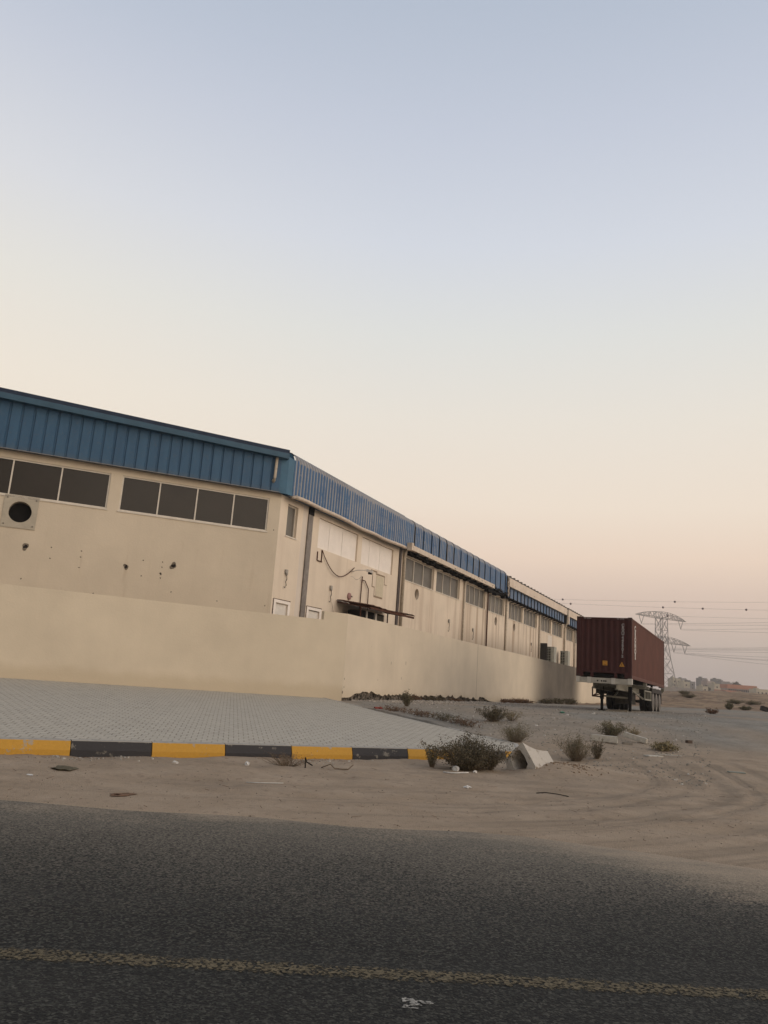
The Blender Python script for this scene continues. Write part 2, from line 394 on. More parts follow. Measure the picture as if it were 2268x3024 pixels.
def painted(name, base, chip, k=.60):
    M = Mat(name, .72, .35); n1 = M.noise(M.pos, 3.0, 5, .7); n2 = M.noise(M.pos, 22, 3)
    c = M.mix(M.rng(n2, .3, .7, 0., .35), base, tuple(v*.72 for v in base))
    f = M.rng(M.math('ADD', n1, M.math('MULTIPLY', n2, .15)), k+.075, k+.11)
    M.bump(n2, .25, .01); return M.col(M.mix(f, c, chip))
MY = painted('kerb_yellow', (.53,.285,.038), (.36,.30,.22)); MK = painted('kerb_black', (.036,.034,.036), (.17,.155,.13), .56)
MC = plain('kerb_concrete', (.33,.31,.27), .9, .2, 10)
mb = MB(); s = -7.0-1.29*14; k = 0
while s < 2.5:
    s1 = min(s+1.29, 2.55); mi = (k+1) % 2
    j = .006
    prof = [(.0, -.40), (0., -.13), (.045, .004), (.055, .016), (.15, .018), (.15, -.40)]
    for (d0, h0), (d1, h1) in zip(prof, prof[1:]):
        m_ = mi if d1 < .06 and d0 < .05 else 2
        if (d0, h0) == (.045, .004): m_ = 2
        mb.face([pv(s+j, d0, h0), pv(s1-j, d0, h0), pv(s1-j, d1, h1), pv(s+j, d1, h1)], m_)
    mb.face([pv(s+j, d, h) for d, h in reversed(prof)], mi); mb.face([pv(s1-j, d, h) for d, h in prof], mi)
    s += 1.29; k += 1
kerb = mb.build('kerb', [MY, MK, MC]); tag(kerb, kind='structure')

# ------------------------------------------------------------------ plaster and metal
def plaster(name, fr, base, streak=.35, grime=None, dark_patch=None):
    M = Mat(name, .92, .15); a, o, z = fr.coords(M)
    v = M.xyz(a, o, z); vs = M.xyz(M.math('MULTIPLY', a, 2.6), o, M.math('MULTIPLY', z, .16))
    n1 = M.noise(v, .55, 5, .6); st = M.noise(vs, 1.0, 4, .6); n2 = M.noise(v, 14, 4, .7)
    c = M.mix(M.rng(n1, .3, .7), tuple(x*.91 for x in base), tuple(min(1, x*1.05) for x in base))
    c = M.mix(M.rng(st, .52, .78, 0., streak), c, tuple(x*f for x, f in zip(base, (.70,.68,.68))))
    c = M.mix(M.rng(n2, .62, .8, 0., .25), c, tuple(x*.62 for x in base))
    sp = M.noise(v, 3.7, 5, .75); c = M.mix(M.rng(sp, .735, .76, 0., .8), c, (.20,.16,.115))
    if grime: c = grime(M, a, z, v, c)
    M.bump(M.math('ADD', M.math('MULTIPLY', n1, 2.), n2), .25, .02)
    return M.col(c)
CREAM = (.60,.475,.335)
def foot_dirt(z0, hgt, amt):
    def f(M, a, z, v, c):
        k = M.rng(M.math('ADD', z, M.math('MULTIPLY', M.noise(v, 1.6, 4), -.5)), z0, z0+hgt, amt, 0., True)
        return M.mix(k, c, (.50,.41,.285))
    return f
def wallb_marks(M, a, z, v, c):
    a0 = sum(p*q for p, q in zip(WB.k, WB.u)); s = M.math('SUBTRACT', a, a0)
    c = foot_dirt(.62, .5, .45)(M, a, z, v, c)
    # broad dark patch across the wall, soft at both ends
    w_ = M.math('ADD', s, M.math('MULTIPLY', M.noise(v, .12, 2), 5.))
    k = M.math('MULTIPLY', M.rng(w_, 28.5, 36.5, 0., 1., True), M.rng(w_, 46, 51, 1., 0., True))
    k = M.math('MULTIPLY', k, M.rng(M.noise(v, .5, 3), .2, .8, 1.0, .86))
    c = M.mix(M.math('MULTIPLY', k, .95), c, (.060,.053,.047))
    # fine vertical crack between two lengths of wall
    k = M.math('MULTIPLY', M.math('LESS_THAN', M.math('ABSOLUTE', M.math('SUBTRACT', s, 16.25)), .035), .6)
    return M.mix(k, c, (.22,.17,.12))
def face_b_dirt(M, a, z, v, c):
    a0 = sum(p*q for p, q in zip(FB.k, FB.u)); s = M.math('SUBTRACT', a, a0)
    # rain streaks that start under the window sills, stronger far along
    st = M.noise(M.xyz(M.math('MULTIPLY', a, 1.5), 0., M.math('MULTIPLY', z, .05)), 1.0, 4, .65)
    k = M.math('MULTIPLY', M.rng(st, .50, .62, 0., 1.), M.math('MULTIPLY', M.rng(z, 3.6, 6.6, 1., .8), M.rng(z, 7.0, 7.15, 1., .25)))
    k = M.math('MULTIPLY', k, M.rng(s, 10., 24., .15, .75))
    c = M.mix(k, c, (.33,.225,.15))
    # greyed lower wall further along
    k = M.math('MULTIPLY', M.rng(z, 4.2, 6.0, .65, 0., True), M.math('MULTIPLY', M.rng(s, 18, 26, 0., 1., True), M.rng(s, 38, 46, 1., .1, True)))
    c = M.mix(k, c, (.27,.225,.18))
    # pale wash beside the first joint
    k = M.math('MULTIPLY', M.math('LESS_THAN', M.math('ABSOLUTE', M.math('SUBTRACT', s, 1.98)), .18), .38)
    return M.mix(k, c, (.50,.47,.46))
def gable_dirt_shade(M, a, z, v, c):
    st = M.noise(M.xyz(M.math('MULTIPLY', a, 3.2), 0., M.math('MULTIPLY', z, .35)), 1.0, 3, .6)
    k = M.math('MULTIPLY', M.rng(st, .60, .70, 0., .30), M.rng(z, 6.5, 5.6, 0., 1.))
    c = M.mix(k, c, (.44,.34,.235))
    # shadow under the cladding, darkened into the plaster colour
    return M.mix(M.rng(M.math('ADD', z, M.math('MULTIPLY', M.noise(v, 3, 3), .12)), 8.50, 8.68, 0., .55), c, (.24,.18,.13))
MPA = plaster('plaster_gable', FA, (.635,.545,.42), .12, gable_dirt_shade)
MPB = plaster('plaster_side', FB, (.70,.60,.48), .3, face_b_dirt)
MWA = plaster('plaster_wall', WA, (.64,.552,.42), .1, foot_dirt(.80, .42, .6))
MWB = plaster('plaster_wall_long', WB, (.65,.56,.435), .15, wallb_marks)
WHITE = plain('white_paint', (.68,.64,.58), .55, .1, 5)
FRAME = plain('window_frame_paint', (.66,.60,.51), .5, .12, 4)
GLASS = plain('tinted_glass', (.020,.016,.012), .18, .25, .8, .32)
GLASSB = plain('grey_glass', (.115,.105,.088), .40, .35, 1.2, .4)  # lighter, rougher grey base than the gable glass
BOARD = plain('painted_board', (.80,.735,.665), .75, .06, 2)
BLACK = plain('black_gap', (.008,.007,.006), .9, .3, 5)
RUST = plain('rusty_steel', (.085,.035,.020), .85, .5, 9, .2, bump=.4)
GREYM = plain('grey_steel', (.165,.145,.125), .7, .3, 5)
PVC = plain('dirty_pvc', (.47,.40,.31), .6, .25, 8)

def clad_mat(name, fr, faded):
    M = Mat(name, .55, .35); a, o, z = fr.coords(M)
    n1 = M.noise(M.xyz(M.math('MULTIPLY', a, 1.6), 0., M.math('MULTIPLY', z, .5)), 1.3, 4, .65)
    n2 = M.noise(M.xyz(a, o, z), 9, 4, .7)
    blue = M.mix(M.rng(n1, .3, .7), (.028,.080,.150), (.040,.108,.190))
    if faded:
        s = M.math('SUBTRACT', a, sum(p*q for p, q in zip(fr.k, fr.u)))
        rib = M.math('FRACT', M.math('DIVIDE', s, .25))
        cell = M.n.new('ShaderNodeTexWhiteNoise'); cell.noise_dimensions = '1D'; M.l.new(M.math('FLOOR', M.math('DIVIDE', s, .125)), cell.inputs['W'])
        patch = M.noise(M.xyz(M.math('MULTIPLY', s, .35), 0., M.math('MULTIPLY', z, 1.1)), 1.0, 4, .6)
        k = M.math('ADD', M.math('MULTIPLY', cell.outputs[0], .26), M.math('MULTIPLY', patch, 1.25))
        k = M.math('ADD', k, M.rng(rib, .45, .55, 0., .42)); k = M.math('ADD', k, M.rng(z, 10.05, 10.22, 0., .7))
        k = M.math('ADD', k, M.rng(n2, .3, .7, -.12, .12))
        blue = M.mix(M.rng(n1, .3, .7), (.030,.085,.190), (.050,.130,.250))
        c = M.mix(M.math('MULTIPLY', M.rng(k, .93, 1.20), M.rng(s, 20, 40, 1., .5)), blue, M.mix(n1, (.31,.29,.275), (.20,.215,.24)))
    else:
        c = M.mix(M.rng(n2, .55, .8, 0., .5), blue, (.10,.11,.12))
        c = M.mix(M.rng(z, 8.62, 8.85, .45, 0.), c, (.09,.10,.11))
    return M.col(c)
MCA = clad_mat('blue_cladding', FA, False); MCB = clad_mat('faded_blue_cladding', FB, True)
MTR = plain('blue_trim', (.038,.092,.140), .5, .15, 2); MTR2 = plain('dark_blue_trim', (.030,.048,.085), .5, .2, 2); MTR3 = plain('corner_blue', (.045,.125,.20), .5, .15, 2)

# ------------------------------------------------------------------ boundary wall
bw = thing('boundary_wall', (-1.096, 30.283, .72), 'long cream plastered boundary wall turning a corner between the paving and the warehouse', 'wall')
def slab(mb, fr, s0, s1, z0, z1, th=.2, n=1):
    for i in range(n): fr.box(mb, s0+(s1-s0)*i/n, s0+(s1-s0)*(i+1)/n, -th, 0, z0, z1)
mb = MB(); slab(mb, WA, -36, -1.02, .4, 3.66); mb.build('wall_panel', MWA, bw)
mb = MB(); slab(mb, WA, -1.02, -.0, .4, 3.98); mb.build('wall_pier', MWA, bw)
# the long side: ragged lower edge where the plaster has broken off the footing
def rag(s): return .86+.23*float(ss(np.array((s-.3)/1.2)))*(1-float(ss(np.array((s-17)/2.5))))*(.75+.9*float(vnoise(np.array([s*1.7]), np.array([.3]), 31)[0])+.6*float(vnoise(np.array([s*5.1]), np.array([.7]), 32)[0]))
mb = MB(); ns = 300; ssx = [0.003]+[20*i/ns for i in range(1, ns+1)]+[20+58*i/20 for i in range(1, 21)]
for a, b in zip(ssx, ssx[1:]):
    z0, z1 = (rag(a) if a < 19.8 else .4), (rag(b) if b < 19.8 else .4)
    if a >= 19.8: z0 = z1 = .4
    mb.face([WB.p(a,0,z0), WB.p(b,0,z1), WB.p(b,0,3.98), WB.p(a,0,3.98)])
    mb.face([WB.p(a,0,3.98), WB.p(b,0,3.98), WB.p(b,-.2,3.98), WB.p(a,-.2,3.98)])
    mb.face([WB.p(b,-.2,z1), WB.p(a,-.2,z0), WB.p(a,-.2,3.98), WB.p(b,-.2,3.98)])
    mb.face([WB.p(a,0,z0), WB.p(a,-.2,z0), WB.p(b,-.2,z1), WB.p(b,0,z1)])
mb.face([WB.p(78,0,.4), WB.p(78,-.2,.4), WB.p(78,-.2,3.98), WB.p(78,0,3.98)])
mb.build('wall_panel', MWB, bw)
M = Mat('broken_footing', .95, .1); n1 = M.noise(M.pos, 5, 5, .75); v1 = M.vor(M.pos, 5)
M.bump(M.math('ADD', n1, v1), 1.0, .08)
mb = MB()
for i in range(240):
    a, b = i*20/240, (i+1)*20/240; o = [-.07-.05*random.random(), -.07-.05*random.random()]
    mb.face([WB.p(a,-.08-.05*math.sin(i*1.7)*math.sin(i*.37),.2), WB.p(b,-.08-.05*math.sin((i+1)*1.7)*math.sin((i+1)*.37),.2), WB.p(b,-.08-.05*math.sin((i+1)*1.7)*math.sin((i+1)*.37),1.2), WB.p(a,-.08-.05*math.sin(i*1.7)*math.sin(i*.37),1.2)])
mb.build('broken_footing', M.col(M.mix(M.rng(n1, .42, .62), (.022,.019,.016), (.25,.215,.175))), bw)

# ------------------------------------------------------------------ warehouse
wh = thing('warehouse', (-4.162, 31.0, .75), 'long cream warehouse with blue metal cladding under its roof and a band of high windows', 'warehouse')
def cuts(lo, hi, edges): return sorted({lo, hi, *[e for e in edges if lo < e < hi]})
def holed(fr, s0, s1, z0, z1, holes, mat, name='wall'):
    mb = MB(); S = cuts(s0, s1, [e for h in holes for e in h[:2]]); Zs = cuts(z0, z1, [e for h in holes for e in h[2:4]])
    for a, b in zip(S, S[1:]):
        for c, d in zip(Zs, Zs[1:]):
            cx, cz = (a+b)/2, (c+d)/2
            if any(h[0] < cx < h[1] and h[2] < cz < h[3] for h in holes): continue
            mb.face([fr.p(a,0,c), fr.p(b,0,c), fr.p(b,0,d), fr.p(a,0,d)])
    for h in holes:
        a, b, c, d, dep = h
        mb.face([fr.p(a,0,c), fr.p(a,0,d), fr.p(a,-dep,d), fr.p(a,-dep,c)])
        mb.face([fr.p(b,0,d), fr.p(b,0,c), fr.p(b,-dep,c), fr.p(b,-dep,d)])
        mb.face([fr.p(a,0,d), fr.p(b,0,d), fr.p(b,-dep,d), fr.p(a,-dep,d)])
        mb.face([fr.p(b,0,c), fr.p(a,0,c), fr.p(a,-dep,c), fr.p(b,-dep,c)])
    return mb.build(name, mat, wh)
def window(fr, s0, s1, z0, z1, muls, dep, glass, fw=.055, mw=.05):
    mb = MB(); o0, o1 = -dep, -dep+.06
    fr.box(mb, s0, s0+fw, o0, o1, z0, z1); fr.box(mb, s1-fw, s1, o0, o1, z0, z1)
    fr.box(mb, s0+fw, s1-fw, o0, o1, z0, z0+fw); fr.box(mb, s0+fw, s1-fw, o0, o1, z1-fw, z1)
    for m_ in muls: fr.box(mb, m_-mw/2, m_+mw/2, o0, o1-.004, z0+fw, z1-fw)
    f = mb.build('window', FRAME, wh)
    pb = MB(); pb.face([fr.p(s0+.01,-dep+.018,z0+.01), fr.p(s1-.01,-dep+.018,z0+.01), fr.p(s1-.01,-dep+.018,z1-.01), fr.p(s0+.01,-dep+.018,z1-.01)])
    pb.build('pane', glass, f)
    # thin sill
    sb = MB(); fr.box(sb, s0-.04, s1+.04, -dep+.062, .03, z0-.045, z0-.003); sb.build('sill', FRAME, f)
def round_hole(fr, s, z, r, sq, off, dep, matp, name, dark=BLACK):
    """square plate with a real circular opening, its tube and the dark inside"""
    mb = MB(); n = 40
    for k in range(n):
        a0, a1 = 2*math.pi*k/n, 2*math.pi*(k+1)/n
        def sqp(a):
            c, s_ = math.cos(a), math.sin(a); t = sq/max(abs(c), abs(s_)); return s+c*t, z+s_*t
        (u0, v0), (u1, v1) = sqp(a0), sqp(a1)
        mb.face([fr.p(s+r*math.cos(a0),off,z+r*math.sin(a0)), fr.p(u0,off,v0), fr.p(u1,off,v1), fr.p(s+r*math.cos(a1),off,z+r*math.sin(a1))])
        mb.face([fr.p(s+r*math.cos(a1),off,z+r*math.sin(a1)), fr.p(s+r*math.cos(a1),off-dep,z+r*math.sin(a1)), fr.p(s+r*math.cos(a0),off-dep,z+r*math.sin(a0)), fr.p(s+r*math.cos(a0),off,z+r*math.sin(a0))])
    if off > .01:
        for (a, b, c, d) in ((s-sq, s+sq, z-sq-.02, z-sq), (s-sq, s+sq, z+sq, z+sq+.02)): fr.box(mb, a, b, 0.003, off-.002, c, d)
    o = mb.build(name, matp, wh)
    db = MB(); db.face([fr.p(s+r*1.02*math.cos(2*math.pi*k/n),off-dep,z+r*1.02*math.sin(2*math.pi*k/n)) for k in range(n)])
    db.build('opening', dark, o)
DA, DB = .10, .17
wA = [(-14.8, -6.54, 7.05, 8.39, [-13.2,-11.5,-9.84,-8.22]), (-6.12, -.48, 7.05, 8.39, [-4.73,-3.32,-1.89])]
hA = [(a, b, c, d, DA+.02) for a, b, c, d, _ in wA]+[(-9.83, -8.93, 6.05, 6.95, .3)]
holed(FA, -17, 0, .3, 8.66, hA, MPA)
for a, b, c, d, ms in wA: window(FA, a, b, c, d, ms, DA, GLASS)
MPLATE = plain('fibreboard_plate', (.45,.40,.315), .8, .12, 3)
round_hole(FA, -9.37, 6.50, .375, .56, .03, .30, MPLATE, 'fan_plate')
for sx, sz_ in ((-.47,-.47), (.47,-.47), (-.47,.47), (.47,.47)):
    mb = MB(); FA.box(mb, -9.37+sx-.025, -9.37+sx+.025, .031, .045, 6.50+sz_-.02, 6.50+sz_+.02); mb.build('bolt', GREYM, wh)
# side elevation
wins = [(.57,1.38,1), (13.05,17.4,3), (17.82,22.1,3), (23.37,27.7,4), (28.38,32.58,4), (33.86,38.05,4), (38.45,43.0,4), (44.3,48.5,4), (49.08,53.6,4), (55.5,59.0,4), (59.75,63.4,4)]
boards = [(3.22, 7.09), (7.53, 11.3)]
rounds = [14.88, 30.45, 35.55]
hB = [(a, b, 7.07, 8.38, DB+.02) for a, b, _ in wins]+[(a, b, 7.05, 8.38, .13) for a, b in boards]
hB += [(a-.36, a+.36, 6.14, 6.86, .2) for a in rounds]
hB += [(.30, 1.22, 2.6, 4.30, .07), (2.90, 3.86, 2.6, 4.32, .07)]
hB += [(a, a+4.1, 7.07, 8.38, DB+.02) for a in (64.8, 69.5, 75.2, 80)]
holed(FB, 0, 85, .3, 8.64, hB, MPB)
for a, b, n in wins: window(FB, a, b, 7.07, 8.38, [a+(b-a)*i/n for i in range(1, n)], DB, GLASSB, .05, .06)
for a in (64.8, 69.5, 75.2, 80): window(FB, a, a+4.1, 7.07, 8.38, [a+4.1*i/4 for i in range(1, 4)], DB, GLASSB)
for (a, b), k in zip(boards, (3, 3)):
    o = None
    seg = [a, a+(b-a)*.29, a+(b-a)*.62, b] if a < 5 else [a, a+(b-a)*.27, a+(b-a)*.60, b]
    for i in range(3):
        mb = MB(); FB.box(mb, seg[i]+.012, seg[i+1]-.012, -.12, -.085, 7.06, 8.37); mb.build('window_board', BOARD, wh)
for a in rounds: round_hole(FB, a, 6.5, .31, .36, 0., .2, MPB, 'vent_surround', BLACK if a > 20 else plain('vent_grey', (.12,.105,.09), .8))
# low service doors, only their tops stand above the boundary wall
for a, b in ((.30, 1.22), (2.90, 3.86)):
    mb = MB(); FB.box(mb, a-.16, b+.16, .003, .035, 4.30+.02, 4.44); FB.box(mb, a-.16, a, .003, .035, 2.6, 4.318); FB.box(mb, b, b+.16, .003, .035, 2.6, 4.318)
    fo = mb.build('door_frame', BOARD, wh)
    mb = MB(); FB.box(mb, a+.005, b-.005, -.069, -.04, 2.62, 4.29); mb.build('door_leaf', WHITE, fo)
    mb = MB(); mb.tube([FB.p(a-.17,.02,3.7), FB.p(a-.175,.02,4.46), FB.p(b+.17,.02,4.47), FB.p(b+.16,.02,4.15), FB.p(b+.17,.02,3.8)], .012, 5); mb.build('cable', RUST, fo)
# closing walls and roof so that it stands as a building
mb = MB(); e = FB.p(85,0,0); q = FA.p(-17,0,0)
bk = q+FB.u*85
for P, Q in ((e, e+(bk-e)), (bk, q)):
    mb.face([P+Vector((0,0,.3)), Q+Vector((0,0,.3)), Q+Vector((0,0,10.2)), P+Vector((0,0,10.2))])
mb.build('wall', MPB, wh)
mb = MB(); rk = FA.u*-17+Vector((0,0,.55))
mb.face([FB.p(.5,-.1,10.33), FB.p(85,-.1,10.46), FB.p(85,-.1,10.46)+rk, FB.p(.5,-.1,10.33)+rk]); mb.build('roof', MTR2, wh)
# gable cladding, trapezoid ribs
def rake(s): return 10.16-s*.034
mb = MB(); s = -17.; prof = [(0, .25), (.30, .262), (.33, .205), (.372, .205), (.395, .25)]
pts = []
while s < -.2:
    for ds, o in prof: pts.append((s+ds, o))
    s += .402
pts = [p for p in pts if p[0] < -.2]+[(-.2, .25)]
for (a, oa), (b, ob) in zip(pts, pts[1:]): mb.face([FA.p(a,oa,8.66), FA.p(b,ob,8.66), FA.p(b,ob,rake(b)), FA.p(a,oa,rake(a))])
mb.face([FA.p(-17,0,8.66), FA.p(-.2,0,8.66), FA.p(-.2,.2,8.66), FA.p(-17,.2,8.66)])
mb.build('gable_cladding', MCA, wh)
mb = MB(); FA.box(mb, -17, -.15, .20, .285, 8.632, 8.657); mb.build('drip_edge', plain('drip_edge', (.20,.20,.20), .6), wh)
mb = MB(); fp = [(.25,0), (.55,0), (.55,.205), (.505,.21), (.50,.235), (.545,.36), (.25,.36)]
def fz(s): return 10.005-s*.0335
for (o0, h0), (o1, h1) in zip(fp, fp[1:]):
    mb.face([FA.p(-17,o0,fz(-17)+h0), FA.p(.02,o0,fz(.02)+h0), FA.p(.02,o1,fz(.02)+h1), FA.p(-17,o1,fz(-17)+h1)], 0 if h1 < .21 else 1)
mb.face([FA.p(.02,o,fz(.02)+h) for o, h in fp])
mb.build('roof_fascia', [MTR, MTR2], wh)
mb = MB()
c1 = FA.p(-.2,.255,0); c2 = FA.p(.0,.29,0); c3 = FB.p(.0,.29,0)+FB.u*.02; c4 = FB.p(.28,.315,0); c2 = c2.lerp(c3, .5)
mb_pts = [c1, c2, c4]
for P, Q in zip(mb_pts, mb_pts[1:]): mb.face([P+Vector((0,0,8.62)), Q+Vector((0,0,8.62)), Q+Vector((0,0,10.12)), P+Vector((0,0,10.17))])
mb.build('corner_trim', MTR3, wh)
mb = MB(); mb.tube([FA.p(-.42,.33,10.04), FA.p(-.44,.34,9.20), FA.p(-.46,.33,9.10), FA.p(-.47,.24,9.04)], [.058,.058,.066,.066], 10); mb.build('rain_outlet', PVC, wh, smooth=True)
# side cladding with rounded eave
def wavy(s0, s1, zb, zt, off, per, dep, name, mat, arc=.40, step=6):
    mb = MB(); n = int((s1-s0)/per*step); na_ = 7
    prof = [(0., zb), (0., zt)]+([(arc*(1-math.cos(math.pi/2*k/na_)), zt+arc*math.sin(math.pi/2*k/na_)) for k in range(1, na_+1)] if arc else [])
    cols = []
    for i in range(n+1):
        s = s0+(s1-s0)*i/n; ph = (s/per) % 1
        o = off+dep*(1 if .12 < ph < .48 else 0 if .60 < ph else .5)
        cols.append([FB.p(s, o-d*1., z) if d == 0 else FB.p(s, o-d, z+(o-off)) for d, z in prof])
    for A, B in zip(cols, cols[1:]):
        for k in range(len(prof)-1): mb.face([A[k], B[k], B[k+1], A[k+1]])
    # soffit
    mb.face([FB.p(s0,0,zb), FB.p(s0,off,zb), FB.p(s1,off,zb), FB.p(s1,0,zb)])
    return mb.build(name, mat, wh)
wavy(.28, 12.1, 8.64, 10.06, .29, .25, .035, 'side_cladding', MCB)
wavy(12.1, 31.9, 8.64, 10.04, .29, .25, .03, 'side_cladding', MCB)
for i in range(15):
    s = 13.3+1.3*i; mb = MB()
    mb.bar(FB.p(s,.325,8.66), FB.p(s,.325,10.06), .055, .05, up=FB.n)
    mb.tube([FB.p(s,.31-.40*(1-math.cos(math.pi/2*k/5)),10.06+.40*math.sin(math.pi/2*k/5)) for k in range(6)], .03, 5)
    mb.build('seam_strip', BLACK, wh)
mb = MB(); cap = [FB.p(.281,.02,8.66), FB.p(.281,.29,8.66), FB.p(.281,.29,10.06)]+[FB.p(.281,.29-.40*(1-math.cos(math.pi/2*k/7)),10.06+.40*math.sin(math.pi/2*k/7)) for k in range(1, 8)]+[FB.p(.281,-.6,10.46), FB.p(.281,-.6,8.66)]
mb.face(cap); mb.face([FB.p(-.35,-.11,10.30), FB.p(.281,-.11,10.30), FB.p(.281,-.11,10.455), FB.p(-.2,-.11,10.40)]); mb.build('end_cap', MTR3, wh)
# round gutter, slightly wavy
mb = MB(); mb.tube([FB.p(.42+i*.48,.40+.012*math.sin(i*1.3),8.60+.018*math.sin(i*.9)+.03*math.sin(i*.31)) for i in range(25)], .085, 10)
mb.tube([FB.p(.30,.30,8.57), FB.p(.46,.40,8.60)], .065, 8); mb.build('gutter', plain('old_gutter', (.55,.46,.37), .7, .2, 4), wh, smooth=True)
# box gutter of the second length, its broken far end and blackened underside
GUT = Mat('holed_gutter', .75, .2); a, o, z = FB.coords(GUT); v = GUT.xyz(a, o, z)
hp = GUT.rng(GUT.noise(GUT.xyz(GUT.math('MULTIPLY', a, .8), 0., GUT.math('MULTIPLY', z, 2.6)), 1.6, 2, .5), .635, .655)
GUT.col(GUT.mix(hp, GUT.mix(GUT.rng(GUT.noise(v, 3, 4), .3, .7), (.52,.43,.34), (.64,.55,.45)), (.03,.024,.02)))
mb = MB(); FB.box(mb, 12.55, 27.9, .36, .60, 8.60, 8.87); FB.box(mb, 12.3, 12.56, .33, .62, 8.57, 8.98); mb.build('gutter', GUT.mat, wh)
mb = MB()
for i in range(60):
    s = 12.8+i*.315; k = random.random()
    FB.box(mb, s, s+.25+.1*k, .02+.01*k, .28+.05*k, 8.50-.10*k*(1+(s > 27)), 8.60)
mb.build('charred_soffit', BLACK, wh)
for i in range(11):
    s = 13.5+1.3*i; mb = MB(); FB.box(mb, s, s+.09, .05, .50, 8.47, 8.56); FB.box(mb, s-.12, s+.16, .30, .52, 8.50, 8.595); mb.build('gutter_bracket', BLACK, wh)
mb = MB()
for i in range(34):
    s = 27.9+i*.115; mb.bar(FB.p(s,.25+.2*random.random(),8.55+.3*random.random()), FB.p(s+.2+.5*random.random(),.2+.35*random.random(),8.48+.35*random.random()), .05+.08*random.random(), .04)
mb.build('broken_gutter_end', BLACK, wh)
# third and fourth lengths: deep cream parapet over recessed blue panels
PAR = Mat('parapet_plaster', .85, .2); a, o, z = FB.coords(PAR)
pn = PAR.rng(PAR.noise(PAR.xyz(PAR.math('MULTIPLY', a, .55), 0., PAR.math('MULTIPLY', z, 1.7)), 1.5, 3, .6), .655, .675)
PAR.col(PAR.mix(pn, PAR.mix(PAR.rng(PAR.noise(PAR.xyz(a, o, z), 1.2, 4), .3, .7), (.60,.50,.40), (.70,.60,.50)), (.07,.05,.04)))
for s0, s1, bs in ((32.3, 53.5, 'a'), (54.4, 84.8, 'b')):
    mb = MB(); FB.box(mb, s0, s1, .25, .45, 9.37, 10.02)
    if bs == 'b': FB.box(mb, s0-.02, s0+.35, .24, .47, 8.55, 9.36)
    mb.build('parapet', PAR.mat, wh)
    mb = MB(); FB.box(mb, s0+.5, s1-.4, .05, .24, 8.52, 9.38); mb.build('recessed_panel', MCB, wh)
    mb = MB(); FB.box(mb, s0+.1, s1, .03, .42, 8.47, 8.515); mb.build('panel_sill', BLACK, wh)
    n = int((s1-s0)/1.12)
    for i in range(n if bs == 'a' else 12):
        s = s0+.75+1.12*i
        mb = MB(); mb.bar(FB.p(s,.27,8.53), FB.p(s,.27,9.36), .075, .06, up=FB.n); mb.build('seam_strip', BLACK, wh)
        mb = MB(); mb.bar(FB.p(s,.02,8.30), FB.p(s,.62,8.45), .06, .06); mb.build('gutter_bracket', BLACK, wh)
    mb = MB(); FB.box(mb, s0-.2, s1+.3, -.2, .35, 10.023, 10.10)
    for i in range(int((s1-s0)/1.1)): FB.box(mb, s0+.4+1.1*i, s0+.62+1.1*i, .18, .40, 10.06, 10.22)
    FB.box(mb, s0, s1, -.25, .20, 10.10, 10.17)
    mb.build('roof_edge', GREYM, wh)
mb = MB(); mb.tube([FB.p(53.95,.35,9.95), FB.p(54.0,.42,9.4), FB.p(54.0,.38,8.6), FB.p(54.05,.14,8.1), FB.p(54.05,.12,4.0)], .09, 8); mb.build('downpipe', PVC, wh, smooth=True)
mb = MB()
for s, w_ in ((32.05, .16), (32.25, .10)):
    for i in range(9): mb.bar(FB.p(s+random.uniform(-.1,.1),.4,8.6+i*.16), FB.p(s+random.uniform(-.12,.12),.42,8.6+(i+1)*.16), w_, .05, up=FB.n)
mb.build('torn_flashing', [plain('torn_flashing', (.40,.34,.28), .8, .5, 12)], wh)
# joints between units, downpipes and pilasters
mb = MB(); FB.box(mb, 2.20, 2.56, .004, .07, 2.5, 8.30); mb.build('joint_cover', plain('galvanised', (.21,.185,.165), .65, .3, 3), wh)
mb = MB(); FB.box(mb, 2.22, 2.6, .004, .08, 8.30, 8.63); mb.build('joint_cap', BLACK, wh)
mb = MB(); FB.box(mb, 12.06, 12.32, .004, .06, 2.5, 8.63); mb.build('joint_cover', plain('dark_steel', (.075,.06,.055), .65, .4, 2), wh)
mb = MB(); mb.tube([FB.p(12.62,.10,2.5), FB.p(12.62,.10,8.3), FB.p(12.55,.2,8.62)], .08, 8); mb.build('downpipe', PVC, wh, smooth=True)
for s, w_, m_ in ((22.85, .12, PVC), (28.02, .10, RUST), (32.9, .16, PVC), (43.7, .18, PVC), (59.35, .16, PVC)):
    mb = MB(); mb.tube([FB.p(s,.09,2.5), FB.p(s,.09,8.4)], w_/2, 8); mb.build('downpipe', m_, wh, smooth=True)
mb = MB(); mb.tube([FB.p(59.6,.09,3.0), FB.p(59.6,.09,8.4)], .06, 8); mb.build('downpipe', RUST, wh, smooth=True)
